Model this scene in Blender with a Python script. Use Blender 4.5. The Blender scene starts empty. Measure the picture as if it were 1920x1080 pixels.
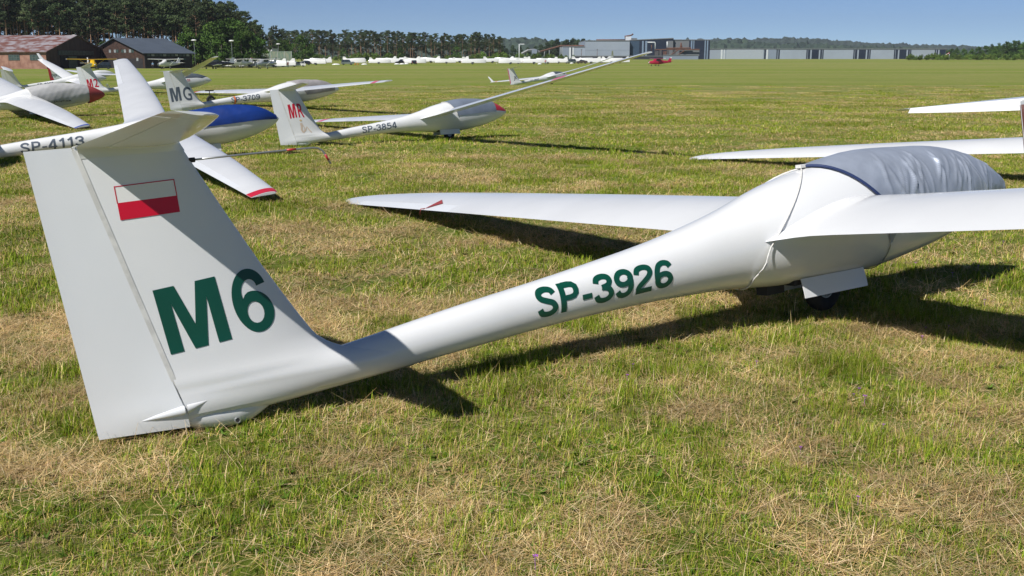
import bpy, bmesh, math, random
import numpy as np
from mathutils import Matrix, Vector
random.seed(7); RNG = np.random.default_rng(11)
sc = bpy.context.scene
COL = sc.collection
# ------------------------------------------------------------------ camera
FPX, YH, EYE = 1956.67, 110.0, 1.7614
PITCH = math.atan((540 - YH) / FPX); CP, SP = math.cos(PITCH), math.sin(PITCH)
cam_d = bpy.data.cameras.new('camera'); cam = bpy.data.objects.new('camera', cam_d); COL.objects.link(cam)
cam_d.sensor_width = 36; cam_d.lens = 36 * FPX / 1920; cam_d.clip_start = 0.05; cam_d.clip_end = 9000
cam.location = (0, 0, EYE); cam.rotation_euler = (math.pi / 2 - PITCH, 0, 0)
sc.camera = cam
# ------------------------------------------------------------------ sky, sun, exposure
SUN_DIR = Vector((-0.427, -0.550, 0.717)).normalized()
SUN_EL = math.asin(SUN_DIR.z)
w = bpy.data.worlds.new('World'); sc.world = w; w.use_nodes = True
nt = w.node_tree; bg = nt.nodes['Background']
sky = nt.nodes.new('ShaderNodeTexSky'); sky.sky_type = 'NISHITA'; sky.sun_disc = False
sky.sun_elevation = SUN_EL; sky.sun_rotation = math.atan2(SUN_DIR.x, SUN_DIR.y)
sky.altitude = 7600; sky.air_density = 1.0; sky.dust_density = 0.0; sky.ozone_density = 3.3
nt.links.new(sky.outputs[0], bg.inputs[0]); bg.inputs[1].default_value = 0.066
sun_d = bpy.data.lights.new('sun', 'SUN'); sun_d.energy = 4.1; sun_d.angle = math.radians(0.53); sun_d.color = (1.0, 0.965, 0.915)
sun = bpy.data.objects.new('sun', sun_d); COL.objects.link(sun); sun.location = (-30, -35, 50)
sun.rotation_euler = SUN_DIR.to_track_quat('Z', 'Y').to_euler()
sc.view_settings.view_transform = 'Standard'; sc.view_settings.look = 'None'
sc.view_settings.exposure = 0.36; sc.view_settings.gamma = 1.0
sc.view_settings.use_curve_mapping = False
# ------------------------------------------------------------------ pixel -> place helpers
def W(px, py, depth):
    "point on the ray of a photo pixel at a given distance in front of the camera"
    u = (px - 960) / FPX; v = (540 - py) / FPX; k = depth / (CP + v * SP)
    return Vector((u * k, depth, EYE + k * (-SP + v * CP)))
def smooth01(t): t = min(1.0, max(0.0, t)); return t * t * (3 - 2 * t)
GY = [-100, 10, 20, 25, 42, 60, 90, 120, 250, 330, 420, 600, 900, 2000, 6000]
GZ = [0, 0, -.08, -.12, -.16, -.2, -.36, -.54, -.72, -.68, -.05, 1.45, 2.2, 3.0, 4.0]
def G(x, y): return float(np.interp(y, GY, GZ))
def GP(px, depth):
    p = W(px, YH + 6, depth); return Vector((p.x, depth, G(p.x, depth)))
# ------------------------------------------------------------------ materials
MATS = {}
def mat(name, color, rough=.5, metal=0., var=.06, vscale=3., bump=0., bscale=40., coat=0., spec=.5, trans=0., color2=None, mixlo=.4, mixhi=.6, stretch=None, detail=5):
    if name in MATS: return MATS[name]
    m = bpy.data.materials.new(name); m.use_nodes = True; t = m.node_tree; n = t.nodes; L = t.links
    b = n['Principled BSDF']; b.inputs['Roughness'].default_value = rough; b.inputs['Metallic'].default_value = metal
    b.inputs['Coat Weight'].default_value = coat; b.inputs['Coat Roughness'].default_value = .08
    b.inputs['Specular IOR Level'].default_value = spec; b.inputs['Transmission Weight'].default_value = trans
    tc = n.new('ShaderNodeTexCoord'); src = tc.outputs['Object']
    if stretch:
        mp = n.new('ShaderNodeMapping'); mp.inputs['Scale'].default_value = stretch; L.new(src, mp.inputs[0]); src = mp.outputs[0]
    no = n.new('ShaderNodeTexNoise'); no.inputs['Scale'].default_value = vscale; no.inputs['Detail'].default_value = detail
    L.new(src, no.inputs['Vector'])
    rp = n.new('ShaderNodeValToRGB'); L.new(no.outputs['Fac'], rp.inputs[0])
    c = Vector(color); c2 = Vector(color2) if color2 else c * (1 - var)
    if not color2: c = c * (1 + var * .5)
    rp.color_ramp.elements[0].position = mixlo; rp.color_ramp.elements[0].color = (*c2, 1)
    rp.color_ramp.elements[1].position = mixhi; rp.color_ramp.elements[1].color = (*c, 1)
    L.new(rp.outputs[0], b.inputs['Base Color'])
    if bump:
        n2 = n.new('ShaderNodeTexNoise'); n2.inputs['Scale'].default_value = bscale; n2.inputs['Detail'].default_value = 4
        L.new(src, n2.inputs['Vector'])
        bp = n.new('ShaderNodeBump'); bp.inputs['Strength'].default_value = bump; bp.inputs['Distance'].default_value = .02
        L.new(n2.outputs['Fac'], bp.inputs['Height']); L.new(bp.outputs[0], b.inputs['Normal'])
    MATS[name] = m; return m
M_GEL = mat('white_gelcoat', (.775, .785, .79), .20, var=.035, vscale=1.3, coat=.35, spec=.5)
M_GEL2 = mat('control_surface_gelcoat', (.77, .79, .81), .26, var=.025, vscale=2, coat=.2)
M_SEAL = mat('hinge_seal_tape', (.66, .66, .64), .45, var=.12, vscale=14)
M_DKGREEN = mat('dark_green_vinyl', (.004, .072, .046), .30, var=.05)
M_RED = mat('red_vinyl', (.56, .012, .035), .35, var=.05)
M_FLAGRED = mat('flag_red_vinyl', (.62, .006, .030), .32, var=.04)
M_FLAGWHITE = mat('flag_white_vinyl', (.80, .80, .79), .3, var=.02)
M_GREYTXT = mat('slate_grey_vinyl', (.10, .125, .165), .4, var=.06)
M_BLACKTXT = mat('black_vinyl', (.02, .022, .028), .4, var=.06)
M_REDPAINT = mat('red_paint', (.50, .035, .05), .35, var=.1, vscale=4)
M_DULLRED = mat('faded_red_cloth', (.34, .055, .055), .6, var=.15, vscale=5)
M_PINK = mat('faded_pink_paint', (.62, .12, .22), .4, var=.1)
M_BLUEP = mat('blue_paint', (.03, .07, .34), .4, var=.1)
M_SILVER = mat('silver_cover_cloth', (.36, .405, .49), .46, metal=.25, var=.08, vscale=5, bump=.12, bscale=26)
M_NAVY = mat('navy_trim', (.012, .03, .11), .6, var=.1)
M_BLUECOVER = mat('blue_cover_cloth', (.004, .034, .21), .55, var=.15, vscale=4, bump=.12, bscale=18)
M_GREYCOVER = mat('pale_grey_canvas', (.47, .47, .47), .8, var=.08, vscale=3, bump=.12, bscale=14)
M_TAUPE = mat('taupe_cover_cloth', (.36, .34, .34), .6, var=.1, vscale=3, bump=.08, bscale=12)
M_BLUEGREY = mat('blue_grey_cover_cloth', (.22, .26, .33), .45, metal=.2, var=.1, vscale=3)
M_CORD = mat('white_cord', (.72, .71, .68), .7, var=.1, vscale=60)
M_TYRE = mat('tyre_rubber', (.018, .018, .02), .85, var=.2, vscale=20)
M_RIM = mat('wheel_rim', (.30, .31, .33), .35, metal=.8, var=.1)
M_WELL = mat('wheel_well_dark', (.03, .03, .032), .8, var=.2)
M_STEEL = mat('steel_tube', (.48, .49, .50), .32, metal=.7, var=.08)
M_GLASS = mat('canopy_glass', (.10, .12, .14), .06, var=.1, spec=.8, coat=.6)
M_SKINTONE = mat('beige_decal', (.66, .54, .44), .5, var=.1)
M_ORANGE = mat('orange_tape', (.72, .18, .05), .5, var=.1)
M_GREENTIP = mat('green_tip_paint', (.10, .32, .05), .4, var=.1)
# ------------------------------------------------------------------ object helpers
def link(o, parent=None):
    COL.objects.link(o)
    if parent is not None: o.parent = parent
    return o
def tag(o, label, cat, group=None, kind=None):
    if label: o['label'] = label
    if cat: o['category'] = cat
    if group: o['group'] = group
    if kind: o['kind'] = kind
    return o
def empty(name, loc=(0, 0, 0), rz=0., label=None, cat=None, group=None):
    o = bpy.data.objects.new(name, None); o.location = loc; o.rotation_euler = (0, 0, rz); o.empty_display_size = .3
    COL.objects.link(o); return tag(o, label, cat, group)
class MB:
    def __init__(s): s.v = []; s.f = []
    def add(s, vs, fs):
        k = len(s.v); s.v += [tuple(p) for p in vs]; s.f += [tuple(i + k for i in f) for f in fs]; return s
    def box(s, c, d, rz=0., taper=(1, 1)):
        cx, cy, cz = c; dx, dy, dz = d[0] / 2, d[1] / 2, d[2] / 2; ca, sa = math.cos(rz), math.sin(rz); vs = []
        for z, tx, ty in ((-dz, 1, 1), (dz, taper[0], taper[1])):
            for x, y in ((-dx, -dy), (dx, -dy), (dx, dy), (-dx, dy)):
                x *= tx; y *= ty; vs.append((cx + x * ca - y * sa, cy + x * sa + y * ca, cz + z))
        return s.add(vs, [(3, 2, 1, 0), (4, 5, 6, 7), (0, 1, 5, 4), (1, 2, 6, 5), (2, 3, 7, 6), (3, 0, 4, 7)])
    def loft(s, rings, caps=True, closed=True):
        n = len(rings[0]); vs = [p for r in rings for p in r]; fs = []
        for i in range(len(rings) - 1):
            for j in range(n if closed else n - 1):
                a = i * n + j; b = i * n + (j + 1) % n; fs.append((a, b, b + n, a + n))
        if caps and closed: fs.append(tuple(range(n))[::-1]); fs.append(tuple((len(rings) - 1) * n + j for j in range(n)))
        return s.add(vs, fs)
    def grid(s, P):
        nu, nv = len(P), len(P[0]); vs = [p for r in P for p in r]
        return s.add(vs, [(i * nv + j, i * nv + j + 1, (i + 1) * nv + j + 1, (i + 1) * nv + j) for i in range(nu - 1) for j in range(nv - 1)])
    def tube(s, pts, r, n=8, r2=None):
        pts = [Vector(p) for p in pts]; rings = []; up = Vector((.03, .05, 1))
        for i, p in enumerate(pts):
            d = (pts[min(i + 1, len(pts) - 1)] - pts[max(i - 1, 0)]).normalized()
            if abs(d.dot(up.normalized())) > .95: u = d.cross(Vector((1, .1, 0))).normalized()
            else: u = d.cross(up).normalized()
            v = d.cross(u); rr = r if r2 is None else r + (r2 - r) * i / (len(pts) - 1)
            rings.append([p + u * rr * math.cos(a) + v * rr * math.sin(a) for a in [2 * math.pi * k / n for k in range(n)]])
        return s.loft(rings)
    def cyl(s, c, axis, r, h, n=20, r2=None):
        a = Vector(axis).normalized(); c = Vector(c); return s.tube([c - a * h / 2, c + a * h / 2], r, n, r2)
    def torus(s, c, axis, R, r, n=24, m=10):
        a = Vector(axis).normalized(); u = a.orthogonal().normalized(); v = a.cross(u); c = Vector(c); P = []
        for i in range(n):
            t = 2 * math.pi * i / n; d = u * math.cos(t) + v * math.sin(t)
            P.append([c + d * (R + r * math.cos(q)) + a * r * math.sin(q) for q in [2 * math.pi * k / m for k in range(m)]])
        P.append(P[0]); return s.loft(P, caps=False)
    def prism(s, poly, y0, y1, axis='y'):
        n = len(poly)
        f = (lambda a, b, t: (a, t, b)) if axis == 'y' else ((lambda a, b, t: (t, a, b)) if axis == 'x' else (lambda a, b, t: (a, b, t)))
        vs = [f(a, b, y0) for a, b in poly] + [f(a, b, y1) for a, b in poly]
        return s.add(vs, [tuple(range(n)), tuple(range(2 * n - 1, n - 1, -1))] + [(i, i + n, (i + 1) % n + n, (i + 1) % n) for i in range(n)])
    def scaled(s, k):
        s.v = [(a * k, b * k, c * k) for a, b, c in s.v]; return s
    def build(s, name, m, parent=None, smooth=True, angle=None, fix=True, weld=0.):
        me = bpy.data.meshes.new(name); me.from_pydata(s.v, [], s.f)
        bm = bmesh.new(); bm.from_mesh(me)
        if weld: bmesh.ops.remove_doubles(bm, verts=bm.verts, dist=weld)
        if fix: bmesh.ops.recalc_face_normals(bm, faces=bm.faces)
        if smooth and angle is not None:
            for f in bm.faces: f.smooth = True
            for e in bm.edges:
                if len(e.link_faces) == 2 and e.calc_face_angle(0) > math.radians(angle): e.smooth = False
        bm.to_mesh(me); bm.free()
        if smooth and angle is None: me.polygons.foreach_set('use_smooth', [True] * len(me.polygons))
        me.update(); me.materials.append(m)
        return link(bpy.data.objects.new(name, me), parent)
def copy_tree(o, parent=None):
    c = o.copy(); COL.objects.link(c); c.parent = parent
    for ch in list(o.children): copy_tree(ch, c)
    return c
# ------------------------------------------------------------------ lettering (flat text cut fine, then bent onto a surface)
def text_polys(s, x0, z0, width, height, conform, flip=1, bold=.018, cut=.014, slant=0., cutx=.06):
    "lettering filling the box (x0,z0,width,height) read along +x*flip, bent by conform(x,z)->point"
    cu = bpy.data.curves.new('lettering', 'FONT'); cu.body = s; cu.offset = bold; cu.resolution_u = 5; cu.fill_mode = 'FRONT'
    ob = bpy.data.objects.new('lettering', cu); COL.objects.link(ob)
    dg = bpy.context.evaluated_depsgraph_get(); dg.update()
    me = bpy.data.meshes.new_from_object(ob.evaluated_get(dg)); bpy.data.objects.remove(ob); bpy.data.curves.remove(cu)
    bm = bmesh.new(); bm.from_mesh(me); bpy.data.meshes.remove(me)
    xs = [v.co.x for v in bm.verts]; ys = [v.co.y for v in bm.verts]; a, b, c, d = min(xs), max(xs), min(ys), max(ys)
    for v in bm.verts:
        v.co = Vector(((v.co.x - a) / (b - a) * width, (v.co.y - c) / (d - c) * height, 0)); v.co.x += slant * v.co.y
    bmesh.ops.remove_doubles(bm, verts=bm.verts, dist=1e-5)
    for ax, L, st in (('y', height, cut), ('x', width, cutx)):
        k = st
        while k < L:
            co = (0, k, 0) if ax == 'y' else (k, 0, 0); no = (0, 1, 0) if ax == 'y' else (1, 0, 0)
            bmesh.ops.bisect_plane(bm, geom=bm.verts[:] + bm.edges[:] + bm.faces[:], plane_co=co, plane_no=no, dist=1e-6); k += st
    vs = [conform(x0 + flip * v.co.x, z0 + v.co.y) for v in bm.verts]
    bm.verts.index_update(); fs = [tuple(v.index for v in f.verts) for f in bm.faces]; bm.free()
    m = MB(); m.add(vs, fs); return m
# ---- plain grotesque capitals and figures drawn as strokes
def _loop(cx, cy, rx, ry, a0=0, a1=360, n=26): return [(cx + rx * math.cos(math.radians(a0 + (a1 - a0) * i / n)), cy + ry * math.sin(math.radians(a0 + (a1 - a0) * i / n))) for i in range(n + 1)]
def _cr(p, n=6):
    q = [np.array(a, float) for a in [p[0]] + list(p) + [p[-1]]]; out = []
    for i in range(1, len(q) - 2):
        for t in [k / n for k in range(n)]: out.append(.5 * (2 * q[i] + (q[i+1] - q[i-1]) * t + (2*q[i-1] - 5*q[i] + 4*q[i+1] - q[i+2]) * t*t + (3*q[i] - q[i-1] - 3*q[i+1] + q[i+2]) * t**3))
    return [tuple(a) for a in out] + [tuple(p[-1])]
SIX = [_cr([(.495, .745), (.43, .87), (.29, .917), (.155, .84), (.09, .66), (.078, .45), (.10, .27)]), _loop(.285, .305, .205, .222)]
STROKES = {'S': (.60, [_cr([(.495, .735), (.44, .865), (.29, .915), (.14, .865), (.09, .745), (.145, .625), (.29, .53), (.44, .435), (.50, .27), (.44, .135), (.29, .083), (.12, .135), (.065, .285)])]),
 'P': (.58, [[(.10, 0), (.10, .5), (.10, 1)], [(.15, .917), (.32, .917), (.42, .89), (.485, .81), (.495, .70), (.485, .60), (.42, .51), (.32, .483), (.15, .483)]]), '-': (.34, [[(.03, .36), (.31, .36)]]),
 '0': (.57, [_loop(.285, .5, .205, .417)]), '1': (.46, [[(.30, 0), (.30, .5), (.30, 1)], [(.27, .90), (.18, .81), (.07, .74)]]), '2': (.57, [_cr([(.06, .70), (.11, .86), (.27, .917), (.43, .865), (.485, .72), (.43, .57), (.28, .41), (.14, .27), (.08, .13)]), [(.02, .083), (.52, .083)]]),
 '3': (.57, [_cr([(.07, .72), (.12, .86), (.27, .917), (.42, .87), (.475, .74), (.42, .60), (.23, .545)]), _cr([(.23, .54), (.42, .48), (.495, .29), (.43, .14), (.27, .083), (.11, .14), (.05, .29)])]),
 '4': (.58, [[(.40, 0), (.40, .5), (.40, 1)], [(.36, .95), (.20, .64), (.07, .33)], [(.02, .265), (.55, .265)]]), '5': (.57, [[(.49, .917), (.12, .917)], [(.145, .90), (.10, .53)], _cr([(.10, .545), (.27, .615), (.44, .54), (.495, .33), (.43, .15), (.27, .083), (.12, .13), (.055, .27)])]),
 '6': (.57, SIX), '7': (.56, [[(.03, .917), (.53, .917)], _cr([(.49, .86), (.33, .6), (.24, .3), (.20, 0)])]), '8': (.57, [_loop(.285, .735, .175, .182), _loop(.285, .29, .205, .207)]), '9': (.57, [[(.57 - a, 1 - b) for a, b in q] for q in SIX])}
def stroke_text(txt, x0, z0, width, height, conf, t=.17, xs=1.3):
    "conf(x, z, lift) -> point on the surface; the lift keeps crossing strokes from lying in one plane"
    tot = sum(STROKES[c][0] * xs + .06 for c in txt); k = width / tot; cur = .03; out = MB()
    for ch in txt:
        wd, st = STROKES[ch]
        for q, p in enumerate(st):
            pts = [((a * xs), b) for a, b in p]; fine = []
            for i in range(len(pts) - 1):
                (a, b), (c, d) = pts[i], pts[i + 1]; m = max(1, int(math.hypot(c - a, d - b) / .08)); fine += [(a + (c - a) * j / m, b + (d - b) * j / m) for j in range(m)]
            fine.append(pts[-1]); closed = math.hypot(fine[0][0] - fine[-1][0], fine[0][1] - fine[-1][1]) < 1e-6; rows = []
            for i, (a, b) in enumerate(fine):
                pa = fine[i - 1] if i else (fine[-2] if closed else fine[0]); pb = fine[i + 1] if i < len(fine) - 1 else (fine[1] if closed else fine[-1]); dx, dz = (pb[0] - pa[0]), (pb[1] - pa[1]); l = math.hypot(dx, dz) or 1; nx, nz = -dz / l, dx / l
                hw = t / 2 * (1 + .12 * abs(nx)); rows.append([conf(x0 + (cur + a + nx * hw * o) * k, z0 + (b + nz * hw * o) * height, .0005 * q) for o in (-1, -.5, 0, .5, 1)])
            out.grid(rows)
        cur += wd * xs + .06
    return out
# ------------------------------------------------------------------ gliders
def glyph(loops, x, z, wdt, hgt, g, m, shear=(0., 0.)):
    "a letter drawn as closed outlines in a unit box, sheared as the sticker was cut"
    bm = bmesh.new(); ed = []
    for lp in loops:
        vs = [bm.verts.new((a, b, 0)) for a, b in lp]; ed += [bm.edges.new((vs[i], vs[(i + 1) % len(vs)])) for i in range(len(vs))]
    bmesh.ops.triangle_fill(bm, edges=ed, use_beauty=True, normal=(0, 0, 1))
    for ax in ((1, 0, 0), (0, 1, 0)):
        for k in range(1, 12): bmesh.ops.bisect_plane(bm, geom=bm.verts[:] + bm.edges[:] + bm.faces[:], plane_co=tuple(q * k / 12 for q in ax), plane_no=ax, dist=1e-6)
    cf = fin_conf(g['s']); bm.verts.index_update()
    vs = [cf(x + wdt * v.co.x + shear[0] * v.co.y, z + hgt * v.co.y + shear[1] * v.co.x) for v in bm.verts]
    mb = MB(); mb.add(vs, [tuple(v.index for v in f.verts) for f in bm.faces]); bm.free(); return mb.build('fin_lettering', m, g['fin'], fix=False)
def spl(pts, n=5):
    "closed smooth outline through points"
    out = []; k = len(pts)
    for i in range(k):
        p0, p1, p2, p3 = (np.array(pts[(i + j - 1) % k]) for j in range(4))
        for t in [q / n for q in range(n)]: out.append(tuple(.5 * ((2 * p1) + (p2 - p0) * t + (2 * p0 - 5 * p1 + 4 * p2 - p3) * t * t + (3 * p1 - p0 - 3 * p2 + p3) * t ** 3)))
    return out
LET_M = [[(0, 0), (0, 1), (.33, 1), (.5, .36), (.67, 1), (1, 1), (1, 0), (.785, 0), (.785, .74), (.605, 0), (.395, 0), (.215, .74), (.215, 0)]]
def arc(cx, cy, rx, ry, a0, a1, n=16): return [(cx + rx * math.cos(math.radians(a0 + (a1 - a0) * i / n)), cy + ry * math.sin(math.radians(a0 + (a1 - a0) * i / n))) for i in range(n + 1)]
LET_6 = [arc(.52, .68, .43, .32, 10, 90, 9) + arc(.52, .50, .52, .50, 90, 270, 24)[1:] + arc(.52, .325, .48, .325, 270, 450, 24)[1:] + [(.43, .642), (.345, .608), (.275, .548)] + arc(.53, .62, .26, .215, 192, 90, 10)[1:] + arc(.53, .71, .17, .125, 90, 0, 6)[1:],
         arc(.515, .315, .215, .170, 0, 340, 17)]
FK = [-4.36, -4.0, -3.6, -2.8, -2.0, -1.3, -.8, -.4, 0, .45, .9, 1.4, 1.8, 2.05, 2.17, 2.225]
FZ = [.262, .275, .306, .384, .452, .506, .551, .589, .623, .652, .670, .688, .684, .668, .660, .657]
FH = [.082, .088, .098, .123, .149, .197, .261, .338, .386, .418, .392, .332, .225, .120, .055, .004]
FW = [.74, .86, .95, .95, .95, .93, .87, .84, .80, .76, .75, .77, .84, .9, .95, 1]
def cub(xs, ys, x):
    xs = np.asarray(xs, float); ys = np.asarray(ys, float); m = np.gradient(ys, xs)
    i = int(np.clip(np.searchsorted(xs, x) - 1, 0, len(xs) - 2)); h = xs[i + 1] - xs[i]; t = float(np.clip((x - xs[i]) / h, 0, 1))
    return (2*t**3-3*t**2+1)*ys[i] + (t**3-2*t**2+t)*h*m[i] + (-2*t**3+3*t**2)*ys[i+1] + (t**3-t**2)*h*m[i+1]
NOSE = 0.; SLIM = 0.
def fus(x):
    k = SLIM * smooth01((x + 1.2) / 1.0); h = max(.003, cub(FK, FH, x)); return cub(FK, FZ, x) - k * h * .9, h * (1 - k), cub(FK, FW, x) / (1 - k * .5)
def fpt(x, th, off=0.):
    zc, h, wr = fus(x); c, s = math.cos(th), math.sin(th); wd = h * wr
    e = .94
    xw = x if x < .3 else .3 + (x - .3) * (1.925 + NOSE) / 1.925
    return Vector((xw, (wd + off) * math.copysign(abs(c) ** e, c), zc + (h + off) * math.copysign(abs(s) ** e, s)))
def side_y(x, z, off=.003):
    zc, h, wr = fus(x); q = max(-.98, min(.98, (z - zc) / h)); return -(h * wr) * max(.0, 1 - abs(q) ** 2.12) ** .47 - off
def rotm(yaw, pit, roll):
    cy, sy, cp, sp, cr, sr = math.cos(yaw), math.sin(yaw), math.cos(pit), math.sin(pit), math.cos(roll), math.sin(roll)
    return Matrix(((cy, -sy, 0), (sy, cy, 0), (0, 0, 1))) @ Matrix(((cp, 0, -sp), (0, 1, 0), (sp, 0, cp))) @ Matrix(((1, 0, 0), (0, cr, -sr), (0, sr, cr)))
def airfoil(u, t): return 5 * t * (.2969 * math.sqrt(max(u, 0)) - .126 * u - .3516 * u * u + .2843 * u ** 3 - .1036 * u ** 4)
US = [(1 - math.cos(math.pi * i / 15)) / 2 for i in range(16)]
class Wing:
    def __init__(s, side, tip, dx=0., chord=1., half=7.45, flex=0., inc=.125, te_k=.0318, z0=.598, winglet=0., square=False):
        s.side = side; s.tip = tip; s.dx = dx; s.ck = chord; s.half = half; s.inc = inc; s.te_k = te_k; s.z0 = z0; s.wl = winglet; s.flex = flex; s.sq = square
    def chord(s, y):
        k = y / s.half * 7.45
        c = np.interp(k, [0, .16, .30, .42, .6, 2, 4, 5, 5.8, 6.4, 6.9, 7.2, 7.36, 7.43, 7.46], [1.12, 1.08, .99, .925, .895, .85, .755, .69, .615, .53, .43, .33, .23, .14, .06])
        if s.sq: c = np.interp(k, [0, .16, .30, .42, .6, 2, 4, 5, 6, 7, 7.40, 7.46], [1.12, 1.08, .99, .925, .895, .84, .72, .64, .54, .44, .39, .35])
        return float(c) * s.ck
    def pt(s, y, u, up, off=0.):
        k = y / s.half; c = s.chord(y)
        te = -.5213 + s.te_k * y + s.dx + float(np.interp(y, [0, .16, .30, .42, .6], [-.24, -.20, -.12, -.045, 0]))
        zt = s.z0 + (s.tip * k + s.flex * k * (k - 1)) + float(np.interp(y, [0, .2, .45], [-.045, -.02, 0]))
        if k > .955: te += 0
        th = float(np.interp(y, [0, .25, .6, 7.4], [.18, .172, .16, .125])); a = airfoil(u, th) * c
        cam = .030 * c * math.sin(math.pi * min(1, u)) * (1 - .3 * u)
        x = te + c * (1 - u); z = zt + (1 - u) * c * s.inc + cam + (a + off if up else -a * .75 - off)
        return Vector((x, s.side * y, z))
    def ring(s, y, ua=0., ub=1.):
        us = [ua + (ub - ua) * t for t in US]
        return [s.pt(y, u, True) for u in us[::-1]] + [s.pt(y, u, False) for u in us[1:-1] if True] + [s.pt(y, us[-1], False)]
    def piece(s, mb, y0, y1, ua=0., ub=1., n=8):
        ys = [y0 + (y1 - y0) * i / n for i in range(n + 1)]; mb.loft([s.ring(y, ua, ub) for y in ys]); return mb
    def build(s, root, m, ail=(4.35, 6.75), sc_=1., tipmat=None, hinge=.80):
        f = s.half / 7.45; a0, a1 = ail[0] * f, ail[1] * f; mb = MB()
        ys = [0, .1, .2, .3, .4, .5, .65, .85, 1.2, 1.6, 2.2, 2.8, 3.4, 3.9]; ys = [y for y in ys if y < a0 - .1] + [a0]
        mb.loft([s.ring(y) for y in ys])
        s.piece(mb, a0, a1, 0., hinge, 10)
        te = [a1 + (s.half - a1) * q for q in (0, .2, .38, .54, .67, .78, .87, .93, .97, 1.0)]
        mb.loft([s.ring(y) for y in te])
        wn = mb.scaled(sc_).build('wing', m, root, angle=50)
        ab = MB(); s.piece(ab, a0 + .006, a1 - .006, hinge + .006, 1., 10); ab.scaled(sc_).build('aileron', M_GEL2, wn, angle=50)
        if s.wl:
            rb = []
            for i, t in enumerate((0, .25, .5, .75, 1)):
                yb = s.half * .985; c = .30 * (1 - .45 * t); base = s.pt(yb, .5, True)
                ang = math.radians(62) * min(1, t * 2.2); oy = s.wl * .55 * t; oz = s.wl * t
                ring = []
                for u in US[::-1]: ring.append((base.x + .10 - .22 * t + c * (.5 - u), s.side * (yb + oy) - s.side * airfoil(u, .11) * c * math.sin(ang), base.z - .02 + oz + airfoil(u, .11) * c * math.cos(ang)))
                for u in US[1:]: ring.append((base.x + .10 - .22 * t + c * (.5 - u), s.side * (yb + oy) + s.side * airfoil(u, .09) * c * math.sin(ang), base.z - .02 + oz - airfoil(u, .09) * c * math.cos(ang)))
                rb.append(ring)
            MB().loft(rb).scaled(sc_).build('winglet', m, wn, angle=50)
        return wn
    def band(s, y0, y1, m, parent, name, sc_=1., u0=0.0, u1=1., skew=0., off=.004, both=True):
        us = [u0 + (u1 - u0) * t for t in US]; mb = MB(); n = 6
        for up in ((True, False) if both else (True,)):
            mb.grid([[s.pt(min(y0 + (y1 - y0) * i / n + skew * u, s.half * .998), u, up, off) for u in us] for i in range(n + 1)])
        return mb.scaled(sc_).build(name, m, parent, fix=False)
# fin outline: height, leading edge, hinge, trailing edge
FINZ = [.24, .30, .345, .385, .415, .45, .504, .618, .852, 1.136, 1.40, 1.53]
FINL = [-3.10, -3.16, -3.26, -3.39, -3.49, -3.565, -3.631, -3.702, -3.839, -3.988, -4.12, -4.185]
def fin_le(z): return float(np.interp(z, FINZ, FINL))
def fin_hinge(z): return -4.331 - (z - .256) * (.319 / 1.274)
def fin_te(z): return -4.729 - (z - .209) * (.126 / 1.333)
def fin_half(x, z, shift=0.):
    le, te = fin_le(z), fin_te(z); ch = le - te
    u = max(0., min(1., (le - x) / ch)); t = float(np.interp(z, [.3, .45, .6, 1.53], [.15, .135, .13, .118]))
    return airfoil(u, t) * ch * float(np.interp(z, [.24, .29, .34, .40, .48, .6], [.30, .58, .86, .97, .93, .86]))
def aft_half(x, z):
    "fin blended smoothly into the round tail boom"
    a = fin_half(x, z); zc, h, wr = fus(x); q = (z - zc) / h; b = h * wr * math.sqrt(max(0., 1 - q * q)) if abs(q) < 1 else 0.
    k = .040 * (1 - smooth01((z - zc - h) / .16)) * (1 - smooth01((x + 3.45) / .3) * .8)
    return .5 * (a + b + math.sqrt((a - b) ** 2 + k * k)) if k > 1e-4 else a
def rud_half(x, z):
    hg = fin_hinge(max(z, .24)); t = max(0., (x - fin_te(z)) / (hg - fin_te(z))); return max(fin_half(x, z), aft_half(hg, max(z, .24)) * t if z < .5 else 0)
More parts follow.
